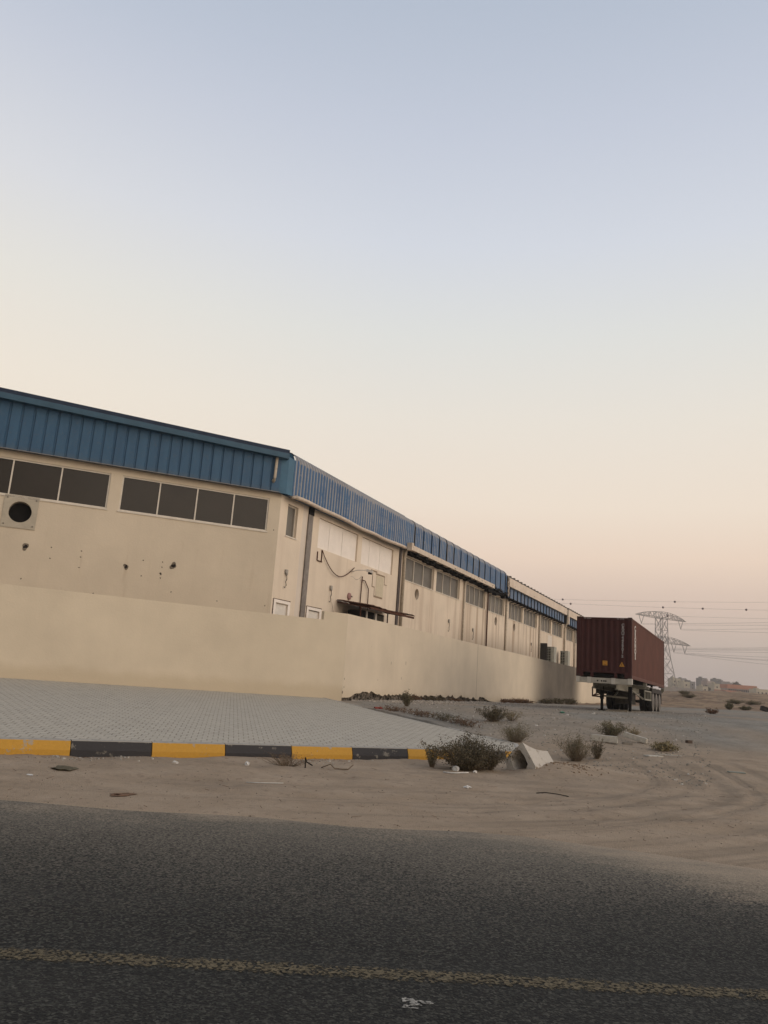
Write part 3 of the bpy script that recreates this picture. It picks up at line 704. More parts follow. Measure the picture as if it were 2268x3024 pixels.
# holes knocked in the plaster of the gable, and old screw holes
MCR = plain('broken_plaster', (.20,.165,.125), .95, .4, 25); MIN = plain('hole_inside', (.025,.02,.017), .95, .4, 12)
def chip(fr, s, z, r, deep=True):
    mb = MB(); n = 22; rr_ = [r*(1+.22*math.sin(k*.29*2+s*5)+.14*math.sin(k*.857+s*9)+random.uniform(-.07, .07)) for k in range(n)]
    mb.face([fr.p(s+rr_[k]*math.cos(2*math.pi*k/n), .004, z+rr_[k]*math.sin(2*math.pi*k/n)) for k in range(n)])
    o = mb.build('plaster_hole', MCR if deep else MIN, wh)
    if deep:
        mb = MB(); mb.face([fr.p(s+.05*r+rr_[(k+3) % n]*.58*math.cos(2*math.pi*k/n), .007, z+rr_[(k+3) % n]*.58*math.sin(2*math.pi*k/n)) for k in range(n)])
        mb.build('hole_core', MIN, o)
for s, z, r in ((-9.02,5.31,.115), (-5.58,5.01,.095), (-3.9,5.25,.12), (-4.32,4.9,.045)): chip(FA, s, z, r)
for s, z in ((-8.18,5.39), (-8.17,5.0), (-7.17,5.39), (-7.17,5.17), (-7.17,4.79), (-5.0,5.32), (-5.0,4.74), (-4.3,5.34), (-4.3,5.15), (-4.31,4.74), (-3.86,4.27), (-.24,4.12), (-.19,7.14), (-8.99,4.18), (-6.57,3.92), (-2.12,4.11)):
    chip(FA, s, z, .021, False)
# repair patch traces and an empty bracket on the side wall
mb = MB()
for a, b in (((8.75,6.95), (9.45,6.90)), ((8.98,6.85), (8.95,6.15)), ((8.95,6.15), (9.25,6.13)), ((9.25,6.13), (9.25,5.72)), ((9.25,5.72), (10.25,5.66)), ((9.35,6.85), (10.4,6.80)), ((10.4,6.83), (10.4,6.42)), ((10.4,6.42), (10.72,6.42))):
    FB.box(mb, min(a[0],b[0])-.012, max(a[0],b[0])+.012, .003, .012, min(a[1],b[1])-.012, max(a[1],b[1])+.012)
mb.build('patch_edge', plain('patch_edge', (.30,.225,.155), .9), wh)
mb = MB(); FB.box(mb, 9.42, 10.30, .003, .009, 5.70, 6.76); mb.build('repair_patch', plain('patch_plaster', (.56,.49,.36), .9, .08), wh)
mb = MB()
FB.box(mb, 3.24, 3.28, .003, .04, 6.50, 6.88); FB.box(mb, 3.28, 3.70, .003, .04, 6.47, 6.51); FB.box(mb, 3.62, 3.66, .003, .04, 6.51, 7.02)
mb.build('wall_bracket', RUST, wh)

# ------------------------------------------------------------------ fittings on the warehouse
def cable(pts, r, mat, name, label, cat, smooth=True):
    mb = MB(); mb.tube(pts, r, 6); o = mb.build(name, mat, None, smooth, origin=pts[0]); return tag(o, label, cat)
pts = []
for i in range(15):
    t = i/14; pts.append(FB.p(3.62+3.2*t, .05+.05*math.sin(math.pi*t), 6.98-.25*t-1.25*math.sin(math.pi*t**.9)*.62))
cable(pts, .020, RUST, 'cable', 'thick dark brown cable sagging across the wall under the boarded windows', 'cable')
scm = thing('security_camera', FB.p(6.78,0,6.54), 'small security camera on a long white arm below the second boarded window', 'camera')
mb = MB(); mb.tube([FB.p(6.62,.0,6.50), FB.p(6.75,.22,6.60), FB.p(6.80,.75,6.62)], .022, 6); mb.tube([FB.p(6.62,.01,6.30+.0*k) if k == 0 else FB.p(6.62+.03*k,.02+.10*k,6.42-.28*math.sin(k*.6)) for k in range(6)], .010, 5); mb.build('arm', WHITE, scm, smooth=True)
mb = MB(); mb.bar(FB.p(6.80,.72,6.60), FB.p(6.86,1.0,6.54), .11, .12); mb.build('housing', WHITE, scm)
mb = MB(); mb.bar(FB.p(6.81,.80,6.48), FB.p(6.85,.97,6.46), .10, .10); mb.build('lens', BLACK, scm)
bl = thing('alarm_bell', FB.p(6.55,0,5.34), 'round faded red alarm bell on the wall left of the rusty pipes', 'alarm bell')
mb = MB(); mb.tube([FB.p(6.55,.003,5.34), FB.p(6.55,.06,5.34), FB.p(6.55,.09,5.34)], [.165,.165,.11], 20); mb.build('gong', plain('faded_red', (.30,.165,.15), .6, .15), bl, smooth=False)
mb = MB(); FB.box(mb, 6.63, 6.70, .092, .13, 5.31, 5.37); mb.build('striker', GREYM, bl)
mb = MB(); mb.tube([FB.p(7.66,.06,4.9), FB.p(7.72,.06,6.45)], .024, 8); mb.tube([FB.p(7.70,.07,6.28), FB.p(8.0,.08,6.27), FB.p(8.2,.08,6.12), FB.p(8.42,.08,5.95), FB.p(8.44,.08,5.85), FB.p(8.50,.07,4.9)], .024, 8)
tag(mb.build('refrigerant_pipe', RUST, None, True, origin=FB.p(7.66,.06,4.9)), 'pair of rusty pipes joined at the top, rising from the steel canopy', 'pipe')
JB = [(.84,5.62,'grey socket box with dangling cable high above the first white door'),
      (4.69,5.50,'grey socket box with dangling cable below the sagging brown cable'),
      (20.27,5.55,'small socket box with cable tail under the long windows, between two rain streaks'),
      (25.08,5.42,'small socket box with cable tail under the third glazed window past the dark joint'),
      (41.1,5.62,'tall socket box with cable tail left of the outdoor air conditioning units')]
proto = thing('socket_box', FB.p(JB[0][0],0,JB[0][1]), JB[0][2], 'socket box', 'socket boxes with cable tails along the side wall')
s, z = JB[0][:2]
mb = MB(); FB.box(mb, s-.08, s+.08, .003, .08, z-.08, z+.08); FB.box(mb, s-.02, s+.11, .003, .06, z-.13, z-.083); mb.build('box', plain('grey_plastic', (.34,.31,.27), .6), proto)
mb = MB(); mb.tube([FB.p(s,.07,z-.12), FB.p(s+.03,.08,z-.30), FB.p(s-.05,.08,z-.42), FB.p(s+.03,.07,z-.55), FB.p(s-.03,.06,z-.66), FB.p(s-.10,.05,z-.62)], .015, 6); mb.build('cable_tail', BLACK, proto, smooth=True)
for s, z, lb in JB[1:]: dup(proto, FB.p(s,0,z), lb)
cable([FB.p(4.78,.05,4.95), FB.p(5.0,.06,4.55), FB.p(5.35,.06,3.9), FB.p(5.4,.06,3.5)], .010, PVC, 'thin_cable', 'thin pale cable running down the wall from the second socket box', 'cable')
# steel canopy over an equipment cabinet in the service gap
cp = thing('steel_canopy', FB.p(7.5,.6,4.9), 'rusty sheet steel canopy over the dark cabinet in the service gap', 'canopy')
mb = MB(); n = 16
for i in range(n):
    s0, s1 = 5.35+5.2*i/n, 5.35+5.2*(i+1)/n
    d0, d1 = .035*(i % 2), .035*((i+1) % 2)
    def zc(s, o): return 5.0+.012*(s-5.35)-.13*o+.03*math.sin(s*1.4)
    mb.hexa([FB.p(s0,.05,zc(s0,.05)+d0), FB.p(s1,.05,zc(s1,.05)+d1), FB.p(s1,1.75,zc(s1,1.75)+d1), FB.p(s0,1.75,zc(s0,1.75)+d0),
             FB.p(s0,.05,zc(s0,.05)+d0+.03), FB.p(s1,.05,zc(s1,.05)+d1+.03), FB.p(s1,1.75,zc(s1,1.75)+d1+.03), FB.p(s0,1.75,zc(s0,1.75)+d0+.03)])
mb.build('sheet', RUST, cp)
mb = MB(); mb.bar(FB.p(5.4,1.70,4.72), FB.p(10.5,1.70,4.78), .06, .09); mb.bar(FB.p(5.42,.05,4.94), FB.p(5.42,1.75,4.71), .05); mb.bar(FB.p(10.45,.05,5.0), FB.p(10.45,1.75,4.77), .05); mb.build('edge_rail', RUST, cp)
for s in (5.5, 8.45):
    mb = MB(); mb.bar(FB.p(s,1.2,.7), FB.p(s,1.2,4.78), .06); mb.build('post', RUST, cp)
cb = thing('equipment_cabinet', FB.p(7.0,.7,.75), 'dark equipment cabinet with pale posts standing under the rusty canopy', 'cabinet')
mb = MB(); FB.box(mb, 5.9, 8.35, .35, 1.05, 2.2, 4.66); mb.build('casing', BLACK, cb)
mb = MB(); FB.box(mb, 6.35, 6.45, 1.053, 1.10, 2.2, 4.66); FB.box(mb, 7.25, 7.42, 1.053, 1.12, 2.2, 4.66); mb.build('post', WHITE, cb)
mb = MB(); FB.box(mb, 7.46, 8.3, 1.053, 1.075, 2.6, 4.6); mb.build('door', plain('olive_panel', (.07,.062,.045), .7, .4), cb)
mb = MB(); FB.box(mb, 5.95, 8.3, .4, 1.0, .75, 2.2); mb.build('base', GREYM, cb)
# outdoor units
def ac(s, lb):
    t = thing('air_conditioner', FB.p(s,.7,.8), lb, 'air conditioner', 'outdoor air conditioning units behind the boundary wall')
    mb = MB(); FB.box(mb, s, s+.9, .35, 1.10, 3.2, 5.70); mb.build('casing', plain('ac_casing', (.34,.34,.29), .6, .12, 3), t)
    for o0 in (.39, .60):
        mb = MB(); FB.box(mb, s-.012, s-.002, o0, o0+.17, 3.4, 5.62); g = mb.build('coil_guard', BLACK, t)
        mb = MB()
        for i in range(15): FB.box(mb, s-.032, s-.012, o0-.01, o0+.18, 3.4+.15*i, 3.445+.15*i)
        mb.build('slats', plain('ac_slat', (.33,.33,.28), .6), g)
    mb = MB(); FB.box(mb, s-.02, s-.002, .85, 1.09, 3.3, 5.6); mb.build('service_panel', plain('ac_panel', (.42,.42,.36), .6), t)
    mb = MB()
    for a in (.05, .8):
        for o in (.4, 1.0): mb.bar(FB.p(s+a,o,.8), FB.p(s+a,o,3.2), .06)
    mb.build('stand', RUST, t)
    return t
ac(45.2, 'left tall air conditioner with dark coil grille showing above the boundary wall')
ac(51.2, 'right tall air conditioner with dark coil grille, nearest the red container')
mb = MB(); FB.box(mb, 43.0, 43.12, .35, .95, 2.6, 5.85)
tag(mb.build('cable_tray', plain('dark_tray', (.035,.032,.028), .7), None, origin=FB.p(43,.6,2.6)), 'narrow dark upright tray beside the left air conditioner', 'cable tray')
mb = MB(); FB.box(mb, 48.1, 48.3, .02, .5, 2.6, 5.85); FB.box(mb, 47.3, 49.0, .004, .012, 5.8, 6.9)
tag(mb.build('pipe_duct', plain('pale_duct', (.66,.60,.52), .6, .1), None, origin=FB.p(48,.1,2.6)), 'pale upright pipe duct between the two air conditioners', 'duct')

# ------------------------------------------------------------------ container on its trailer
CAZ = 26.15
class FrT(Fr):
    def p(s, a, off, z): return s.k+s.u*a+s.n*off+Vector((0,0,z-.009*a))
FC = FrT((11.056, 34.289), CAZ)
Wc, Lc, Hc, zb = 2.36, 12.19, 2.60, 2.385
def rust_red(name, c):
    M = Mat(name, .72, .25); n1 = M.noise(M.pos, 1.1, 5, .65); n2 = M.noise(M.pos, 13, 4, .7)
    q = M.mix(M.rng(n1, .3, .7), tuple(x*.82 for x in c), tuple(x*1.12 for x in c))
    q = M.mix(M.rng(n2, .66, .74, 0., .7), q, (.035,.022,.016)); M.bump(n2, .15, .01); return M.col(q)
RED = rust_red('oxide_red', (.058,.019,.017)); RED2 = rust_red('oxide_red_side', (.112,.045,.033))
ct = thing('shipping_container', FC.p(Lc/2, -Wc/2, zb), 'long oxide red shipping container standing on the parked trailer', 'shipping container')
for s0, s1 in ((0, .16), (Lc-.16, Lc)):
    for o0, o1 in ((-Wc, -Wc+.16), (-.16, 0)):
        mb = MB(); FC.box(mb, s0, s1, o0, o1, zb+.118, zb+Hc-.118); mb.build('corner_post', RED, ct)
CAST = plain('casting', (.05,.022,.018), .7, .3)
for s0, s1 in ((-.004, .18), (Lc-.18, Lc+.004)):
    for o0, o1 in ((-Wc-.004, -Wc+.165), (-.165, .004)):
        for z0, z1 in ((zb, zb+.118), (zb+Hc-.118, zb+Hc+.012)):
            mb = MB(); FC.box(mb, s0, s1, o0, o1, z0, z1); mb.build('corner_casting', CAST, ct)
for o0, o1 in ((-Wc+.005, -Wc+.065), (-.065, -.005)):
    for z0, z1, nm in ((zb+.01, zb+.16, 'bottom_rail'), (zb+Hc-.075, zb+Hc-.005, 'top_rail')):
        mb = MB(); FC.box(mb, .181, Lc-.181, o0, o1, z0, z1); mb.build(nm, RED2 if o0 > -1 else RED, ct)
for s0, s1 in ((.006, .10), (Lc-.10, Lc-.006)):
    mb = MB(); FC.box(mb, s0, s1, -Wc+.166, -.166, zb+Hc-.11, zb+Hc-.01); mb.build('header_rail', RED, ct)
    mb = MB()
    for a, b in ((-Wc+.166, -Wc+.30), (-Wc+.62, -Wc+.74), (-.74, -.62), (-.30, -.166)): FC.box(mb, s0, s1, a, b, zb+.004, zb+.20)
    FC.box(mb, s0, s1, -Wc+.166, -.166, zb+.20, zb+.27); mb.build('sill_rail', RED, ct)
def corr(horizontal_len, f, name, mat, z0, z1, per=.28, dep=.036):
    mb = MB(); n = int(round(horizontal_len/per)); per = horizontal_len/n; P = []
    for i in range(n):
        for t, d in ((0, 0), (.25, 0), (.5, 1), (.75, 1)): P.append(((i+t)*per, d*dep))
    P.append((horizontal_len, 0))
    for (a, da), (b, db_) in zip(P, P[1:]): mb.face([f(a, da, z0), f(b, db_, z0), f(b, db_, z1), f(a, da, z1)])
    return mb.build(name, mat, ct)
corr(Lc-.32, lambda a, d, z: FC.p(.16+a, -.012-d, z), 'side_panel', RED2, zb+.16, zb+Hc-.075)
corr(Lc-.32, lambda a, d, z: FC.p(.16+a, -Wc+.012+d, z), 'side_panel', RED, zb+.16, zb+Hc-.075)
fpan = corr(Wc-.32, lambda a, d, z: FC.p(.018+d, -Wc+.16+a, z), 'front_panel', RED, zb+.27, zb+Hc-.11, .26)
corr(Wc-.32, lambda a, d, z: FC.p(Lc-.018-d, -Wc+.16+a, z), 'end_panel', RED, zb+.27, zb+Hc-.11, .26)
mb = MB(); mb.face([FC.p(.05,-Wc+.02,zb+Hc-.03), FC.p(Lc-.05,-Wc+.02,zb+Hc-.03), FC.p(Lc-.05,-.02,zb+Hc-.03), FC.p(.05,-.02,zb+Hc-.03)]); mb.build('roof_panel', RED, ct)
mb = MB(); FC.box(mb, .1, Lc-.1, -Wc+.07, -.07, zb+.08, zb+.15); mb.build('floor', BLACK, ct)
PAINT = plain('white_lettering', (.55,.52,.48), .7, .1); PAINTD = plain('dull_lettering', (.30,.28,.27), .7, .1)
def text(body, size, origin, right, up, mat, parent, name='lettering', align='CENTER', space=1.0, offset=.008, xs=1.0):
    cu = bpy.data.curves.new(name, 'FONT'); cu.body = body; cu.size = size; cu.align_x = align; cu.align_y = 'TOP'; cu.space_line = space; cu.offset = offset
    tmp = bpy.data.objects.new(name, cu); C.objects.link(tmp)
    dg = bpy.context.evaluated_depsgraph_get(); me = bpy.data.meshes.new_from_object(tmp.evaluated_get(dg)); bpy.data.objects.remove(tmp)
    r = parent
    while r.parent: r = r.parent
    o_ = Vector(origin)-r.location; right = Vector(right).normalized(); up = Vector(up).normalized()
    for v_ in me.vertices: v_.co = o_+right*v_.co.x*xs+up*v_.co.y
    me.materials.clear(); me.materials.append(mat); me.name = name
    o = bpy.data.objects.new(name, me); C.objects.link(o); o.parent = parent; return o
UP = Vector((0,0,1))
text("C\nR\nO\nN\nO\nS", .31, FC.p(1.0, .006, 4.76), FC.u, UP, PAINT, ct, space=.80, offset=.016, xs=1.9)
text("C\nR\nX\nU", .165, FC.p(-.004, -.37, 4.74), FC.n, UP, PAINTD, ct, space=.76)
text("4\n4\n5\n9\n0\n1", .165, FC.p(-.004, -.38, 4.20), FC.n, UP, PAINTD, ct, space=.76)
text("2", .155, FC.p(-.004, -.39, 3.40), FC.n, UP, PAINTD, ct)
SIGN = plain('yellow_label', (.50,.24,.035), .6, .1); SIGNB = plain('label_print', (.04,.03,.02), .7)
mb = MB(); FC.box(mb, -.006, .002, -1.22, -1.02, 2.90, 3.10); lb = mb.build('warning_label', SIGN, ct)
mb = MB(); FC.box(mb, -.010, -.0065, -1.18, -1.06, 2.935, 2.95); FC.box(mb, -.010, -.0065, -1.17, -1.07, 3.05, 3.06); mb.build('label_print', SIGNB, lb)
mb = MB(); t3 = [(-.52,2.88), (-.30,2.88), (-.41,3.09)]
mb.face([FC.p(-.006,o,z) for o, z in t3]); mb.face([FC.p(.002,o,z) for o, z in reversed(t3)]); lb = mb.build('warning_triangle', SIGN, ct)
mb = MB(); mb.face([FC.p(-.009,o,z) for o, z in ((-.425,2.92), (-.395,2.92), (-.40,3.02), (-.42,3.02))]); mb.build('label_print', SIGNB, lb)
mb = MB()
for a in (-2.05, -1.93, -1.82, -.62, -.5, -.40): FC.box(mb, -.002, .006, a, a+.08, zb+Hc-.065, zb+Hc-.045)
mb.build('scuff_mark', PAINT, ct)

TRB = plain('bolster_cream', (.40,.375,.32), .65, .25, 4); TRM = plain('chassis_cream', (.25,.235,.19), .65, .25, 4); TRD = plain('chassis_dark', (.055,.05,.042), .8, .5, 6); TYRE = plain('tyre_rubber', (.022,.021,.020), .85, .3, 20); TYD = plain('lit_sidewall', (.20,.18,.16), .9, .4, 9)  # outer sidewalls: side light on the rubber put into a pale grey
GT = .97
tr = thing('container_trailer', FC.p(6, -Wc/2, GT), 'parked semi-trailer chassis in dirty cream paint under the red container', 'trailer')
mb = MB(); FC.box(mb, -.06, .14, -2.30, -.02, 2.13, 2.36); mb.build('front_bolster', TRB, tr)
mb = MB()
for a, b in ((-1.86, -1.70), (-.84, -.68)): FC.box(mb, -.075, .16, a, b, 2.115, 2.372)
for a, b in ((-2.34, -2.20), (-.15, .02)): FC.box(mb, -.08, .16, a, b, 2.14, 2.383)
mb.build('bolster_block', plain('pale_block', (.52,.49,.43), .6, .1), tr)
mb = MB()
for o in (-1.45, -1.28, -1.18, -1.10): FC.box(mb, -.066, -.061, o, o+.06, 2.20, 2.26)
mb.build('coupling_hole', BLACK, tr)
for o in (-1.64, -.66):
    mb = MB(); FC.box(mb, .141, 12.1, o-.07, o+.07, 2.27, 2.30); FC.box(mb, .141, 12.1, o-.012, o+.012, 1.93, 2.27); FC.box(mb, .141, 12.1, o-.07, o+.07, 1.90, 1.93); mb.build('main_beam', TRM, tr)
for s in (1.3, 3.2, 4.6, 6.0, 7.4, 8.8, 10.2, 11.9):
    mb = MB(); FC.box(mb, s, s+.12, -2.30, -.05, 2.12, 2.26) if s > 4 else FC.box(mb, s, s+.1, -1.57, -.73, 2.05, 2.25); mb.build('cross_member', TRM, tr)
mb = MB(); FC.box(mb, 4.55, 4.75, -2.34, -2.18, 2.2, 2.37); FC.box(mb, 4.55, 4.75, -.15, .02, 2.2, 2.37); FC.box(mb, 11.8, 12.0, -2.34, -2.2, 2.2, 2.37); FC.box(mb, 11.8, 12.0, -.15, .02, 2.2, 2.37); mb.build('twist_lock', TRM, tr)
for o in (-1.70, -.44):
    mb = MB(); FC.box(mb, 2.5, 2.66, o-.08, o+.08, 1.5, 2.12); FC.box(mb, 2.52, 2.64, o-.055, o+.055, GT+.05, 1.5); lg = mb.build('landing_leg', BLACK, tr)
    mb = MB(); FC.box(mb, 2.42, 2.74, o-.14, o+.14, GT-.03, GT+.05); mb.build('foot', BLACK, lg)
mb = MB(); mb.bar(FC.p(2.6,-1.62,1.64), FC.p(2.6,-.52,1.60), .05, .08); mb.build('leg_brace', TRM, tr)
mb = MB(); mb.bar(FC.p(2.7,-1.2,1.6), FC.p(4.3,-1.2,2.0), .06); mb.bar(FC.p(2.7,-.44,1.62), FC.p(4.4,-.60,2.05), .06); mb.bar(FC.p(2.7,-.44,2.0), FC.p(5.0,-.2,1.62), .05); mb.build('leg_stay', TRM, tr)
for o, rng_ in ((-2.33, (3.6, 6.4)), (-.05, (4.4, 6.7))):
    mb = MB(); a, b = rng_
    mb.bar(FC.p(a,o,2.02), FC.p(b,o,2.02), .05, .06); mb.bar(FC.p(a,o,1.62), FC.p(b,o,1.62), .05, .07); mb.bar(FC.p(a,o,1.60), FC.p(a,o,2.04), .05); mb.bar(FC.p(b,o,1.60), FC.p(b,o,2.04), .05)
    if o > -1:
        for i in range(5): mb.bar(FC.p(a+.5*i+.1,o-.02,1.62), FC.p(a+.5*i+.1,o-.02,2.02), .03)
    else:
        mb.bar(FC.p(a,o,1.62), FC.p(a,o+.6,1.8), .05); mb.bar(FC.p(a,o+.5,1.62), FC.p(a,o+.5,2.1), .05)
    mb.bar(FC.p(a,o,1.62), FC.p(a,o+(.5 if o < -1 else -.5),1.95), .04)
    mb.build('side_guard', TRM if o > -1 else RUST, tr)
mb = MB(); FC.box(mb, 5.0, 6.8, -1.50, -.80, 1.35, 1.9); FC.box(mb, 3.2, 4.3, -2.1, -1.75, 1.75, 2.1); mb.build('tool_box', TRD, tr)
for s in (7.55, 8.9, 10.25):
    mb = MB(); mb.tube([FC.p(s,-2.2,GT+.5+.009*s), FC.p(s,-.15,GT+.5+.009*s)], .075, 10); mb.build('axle', TRD, tr)
    for o0, o1 in ((-2.31, -2.02), (-1.97, -1.68), (-.66, -.37), (-.33, -.04)):
        r_ = .50; zc_ = GT+.50+.009*s
        mb = MB(); mb.tube([FC.p(s,o0,zc_), FC.p(s,o0+.03,zc_), FC.p(s,(o0+o1)/2,zc_), FC.p(s,o1-.03,zc_), FC.p(s,o1,zc_)], [r_-.055, r_-.012, r_, r_-.012, r_-.055], 30)
        wl = mb.build('wheel', TYRE, tr)
        if o1 > -.1:
            mb = MB(); mb.tube([FC.p(s,o1+.001,zc_), FC.p(s,o1+.012,zc_)], [r_-.05, r_-.09], 30); mb.build('sidewall', TYD, wl)
            mb = MB(); mb.tube([FC.p(s,o1-.05,zc_), FC.p(s,o1+.03,zc_), FC.p(s,o1+.05,zc_)], [.27,.26,.12], 20); mb.build('rim', plain('rim', (.16,.145,.13), .6, .3), wl)
for o0, o1 in ((-2.32, -1.70), (-.64, -.02)):
    mb = MB(); FC.box(mb, 6.95, 7.0, o0, o1, 1.93, 2.20); FC.box(mb, 7.0, 10.9, o0, o1, 2.19, 2.215); FC.box(mb, 10.9, 10.94, o0, o1, 1.5, 2.2); FC.box(mb, 6.96, 10.93, o1, o1+.006, 2.0, 2.2) if o1 > -1 else None
    mb.build('mudguard', plain('mudguard', (.03,.025,.022), .7, .4), tr)


# ------------------------------------------------------------------ precast concrete culvert piece, half buried
FV = Fr((2.94, 15.58), 48.)
cv = thing('concrete_culvert', (3.0, 15.7, .1), 'short pale precast concrete culvert with an arched opening, tipped over beside the kerb end', 'culvert')
outer = [(0,0), (.145,-.2), (.29,-.41), (.22,-.66), (-.15,-.70), (-.30,-.56), (-.37,-.37), (-.2,-.16)]
inner = [(-.05,-.14), (.05,-.25), (.125,-.38), (.08,-.52), (-.08,-.57), (-.19,-.46), (-.25,-.30), (-.17,-.18)]
def cvp(a, b, t, k=1.): # a: across, b: up from the apex, t: along
    fx = (a+.04)*k-.04; fy = (b+.35)*k-.35
    fn = FV.n*.5+Vector((.87,-.5,0))*.5
    return FV.k+fn*fx+FV.u*t*.85+Vector((0,0,.575+fy-.16*t))
mb = MB(); T = [0, .25, .5, .75, .95]; K = [1, .90, .86, .90, .97]
def fine(pl, k=3):
    o = []
    for (a, b), (c, d) in zip(pl, pl[1:]+pl[:1]): o += [(a+(c-a)*i/k, b+(d-b)*i/k) for i in range(k)]
    return o
O_, I_ = outer, inner; n = len(O_)
for j in range(n):
    q = (j+1) % n
    mb.face([cvp(*O_[j],0), cvp(*O_[q],0), cvp(*I_[q],0), cvp(*I_[j],0)])
    mb.face([cvp(*O_[q],T[-1],K[-1]), cvp(*O_[j],T[-1],K[-1]), cvp(*I_[j],T[-1],K[-1]), cvp(*I_[q],T[-1],K[-1])])
    for (t0, k0), (t1, k1) in zip(zip(T, K), list(zip(T, K))[1:]):
        mb.face([cvp(*O_[j],t0,k0), cvp(*O_[j],t1,k1), cvp(*O_[q],t1,k1), cvp(*O_[q],t0,k0)])
        mb.face([cvp(*I_[j],t0,k0), cvp(*I_[q],t0,k0), cvp(*I_[q],t1,k1), cvp(*I_[j],t1,k1)])
M = Mat('pale_concrete', .92, .15); n1 = M.noise(M.pos, 4, 5, .7); n2 = M.noise(M.pos, 30, 3)
M.bump(M.math('ADD', n1, n2), .35, .02)
cvm = M.col(M.mix(M.rng(n1, .55, .62), M.mix(n2, (.42,.385,.33), (.53,.49,.43)), (.30,.26,.21)))
o = mb.build('body', cvm, cv)
bv = o.modifiers.new('bevel', 'BEVEL'); bv.width = .012; bv.segments = 2
mb = MB(); mb.face([cvp(a*1., b, .60, .88) for a, b in [(x*1.02, y*1.02) for x, y in inner]]); mb.build('bore_sheet', plain('bore_dark', (.05,.043,.035), .95, .3, 12), cv)  # dark sheet across the bore, partway in

# ------------------------------------------------------------------ scrub
LEAF = plain('scrub_leaf', (.165,.148,.090), .85, .45, 14, .15); LEAFD = plain('dark_scrub_leaf', (.112,.095,.060), .85, .45, 14, .15)
LEAFR = plain('dead_scrub', (.165,.100,.064), .9, .45, 14, .1); LEAFY = plain('dry_grass', (.27,.225,.13), .9, .4, 14, .1); STEM = plain('scrub_stem', (.19,.145,.10), .9, .4, 14, .1)
def scrub(x, y, r, h, n, label, mat=LEAF, leaf=.022, name='scrub_bush', group=None, zz=None, dens=26, thick=.004, cat='bush', run=None):
    z0 = (gz(x, y) if zz is None else zz)-.02
    t = thing(name, (x, y, z0), label, cat, group)
    st = MB(); lf = MB()
    for i in range(n):
        a = random.uniform(0, 2*math.pi); lean = random.random()**.7
        bx, by = x+.25*r*math.cos(a)*random.random(), y+.25*r*math.sin(a)*random.random()
        if run: q_ = random.triangular(-1, 1, 0)**1; bx += run[0]*q_; by += run[1]*q_
        L_ = h*random.uniform(.62, 1.08)*(1-.25*lean); R_o = r*lean*random.uniform(.7, 1.15)*(1+.3*math.sin(a*2+x*7)+.18*math.sin(a*5+y*3)); L_ *= 1+.22*math.sin(a*3+x*5)
        P = []
        for k in range(6):
            q = k/5
            P.append(Vector((bx+R_o*math.cos(a)*q**.8+random.gauss(0,.02)*r*k, by+R_o*math.sin(a)*q**.8+random.gauss(0,.02)*r*k, z0+L_*math.sin(q*1.35)/math.sin(1.35))))
        st.tube(P, [thick*(1.2-.9*k/5) for k in range(6)], 3, cap=False)
        for k in range(dens):
            q = random.uniform(.12, 1.)**.8*4.999; i0 = int(q); p = P[i0].lerp(P[i0+1], q-i0)
            p = p+Vector((random.gauss(0,1), random.gauss(0,1), random.gauss(0,.8)))*r*.07
            d = Vector((random.gauss(0,1), random.gauss(0,1), random.gauss(.4,1))).normalized()*leaf*random.uniform(.6, 1.5)
            w_ = d.cross(Vector((random.gauss(0,1), random.gauss(0,1), random.gauss(0,1)))).normalized()*leaf*.33
            lf.face([p, p+d*.5+w_, p+d, p+d*.5-w_])
    lf.build('foliage', mat, t); st.build('stems', STEM, t); return t
G1 = 'scrub bushes around the kerb end and the sandy lot'
scrub(1.90, 15.33, .70, .58, 290, 'largest scrub bush, dark and tangled, hiding the right end of the yellow kerb', LEAFD, .030, group=G1, dens=34)
scrub(1.22, 15.42, .15, .46, 34, 'small upright bush in front of the last yellow kerb block, left of the largest bush', LEAF, .026, group=G1)
scrub(2.30, 15.50, .22, .28, 60, 'low dark bush wedged between the largest bush and the concrete culvert', LEAFD, .028, group=G1)
scrub(3.70, 24.4, .42, .42, 90, 'round dark bush in the middle of the lot, in front of the boundary wall', LEAFD, .035, group=G1)
scrub(4.35, 24.9, .42, .34, 40, 'faint dry bush just right of the round dark bush', LEAFY, .03, group=G1, dens=14)
scrub(3.62, 20.2, .45, .46, 150, 'bush behind the tip of the paving, above the concrete culvert', LEAF, .024, group=G1, dens=14, thick=.003)
scrub(4.78, 18.75, .40, .60, 190, 'tall feathery bush right of the concrete culvert', LEAF, .022, group=G1, dens=14, thick=.003)
scrub(5.32, 19.0, .22, .42, 55, 'smaller bush touching the right side of the tall feathery bush', LEAFD, .026, group=G1, dens=18)
scrub(6.75, 22.7, .38, .40, 90, 'olive bush right behind the pale concrete kerb blocks', LEAF, .032, group=G1)
scrub(7.45, 23.0, .24, .26, 26, 'thin dry tuft behind the leaning concrete block', LEAFY, .03, group=G1, dens=16)
scrub(1.28, 28.75, .20, .55, 60, 'narrow upright bush growing against the broken foot of the wall', LEAF, .035, group=G1)
scrub(7.4, 20.4, .34, .17, 50, 'flattened clump of dead yellow grass right of the kerb blocks', LEAFY, .05, group=G1)
scrub(18.6, 44., .42, .32, 40, 'lone small tuft on the bare lot to the right of the trailer', LEAFR, .05, group=G1)
scrub(-1.35, 14.0, .45, .24, 90, 'dead twiggy weed in the sand before the third black kerb block', LEAFR, .016, name='dead_weed', group=G1, dens=5, thick=.0035, cat='weed')
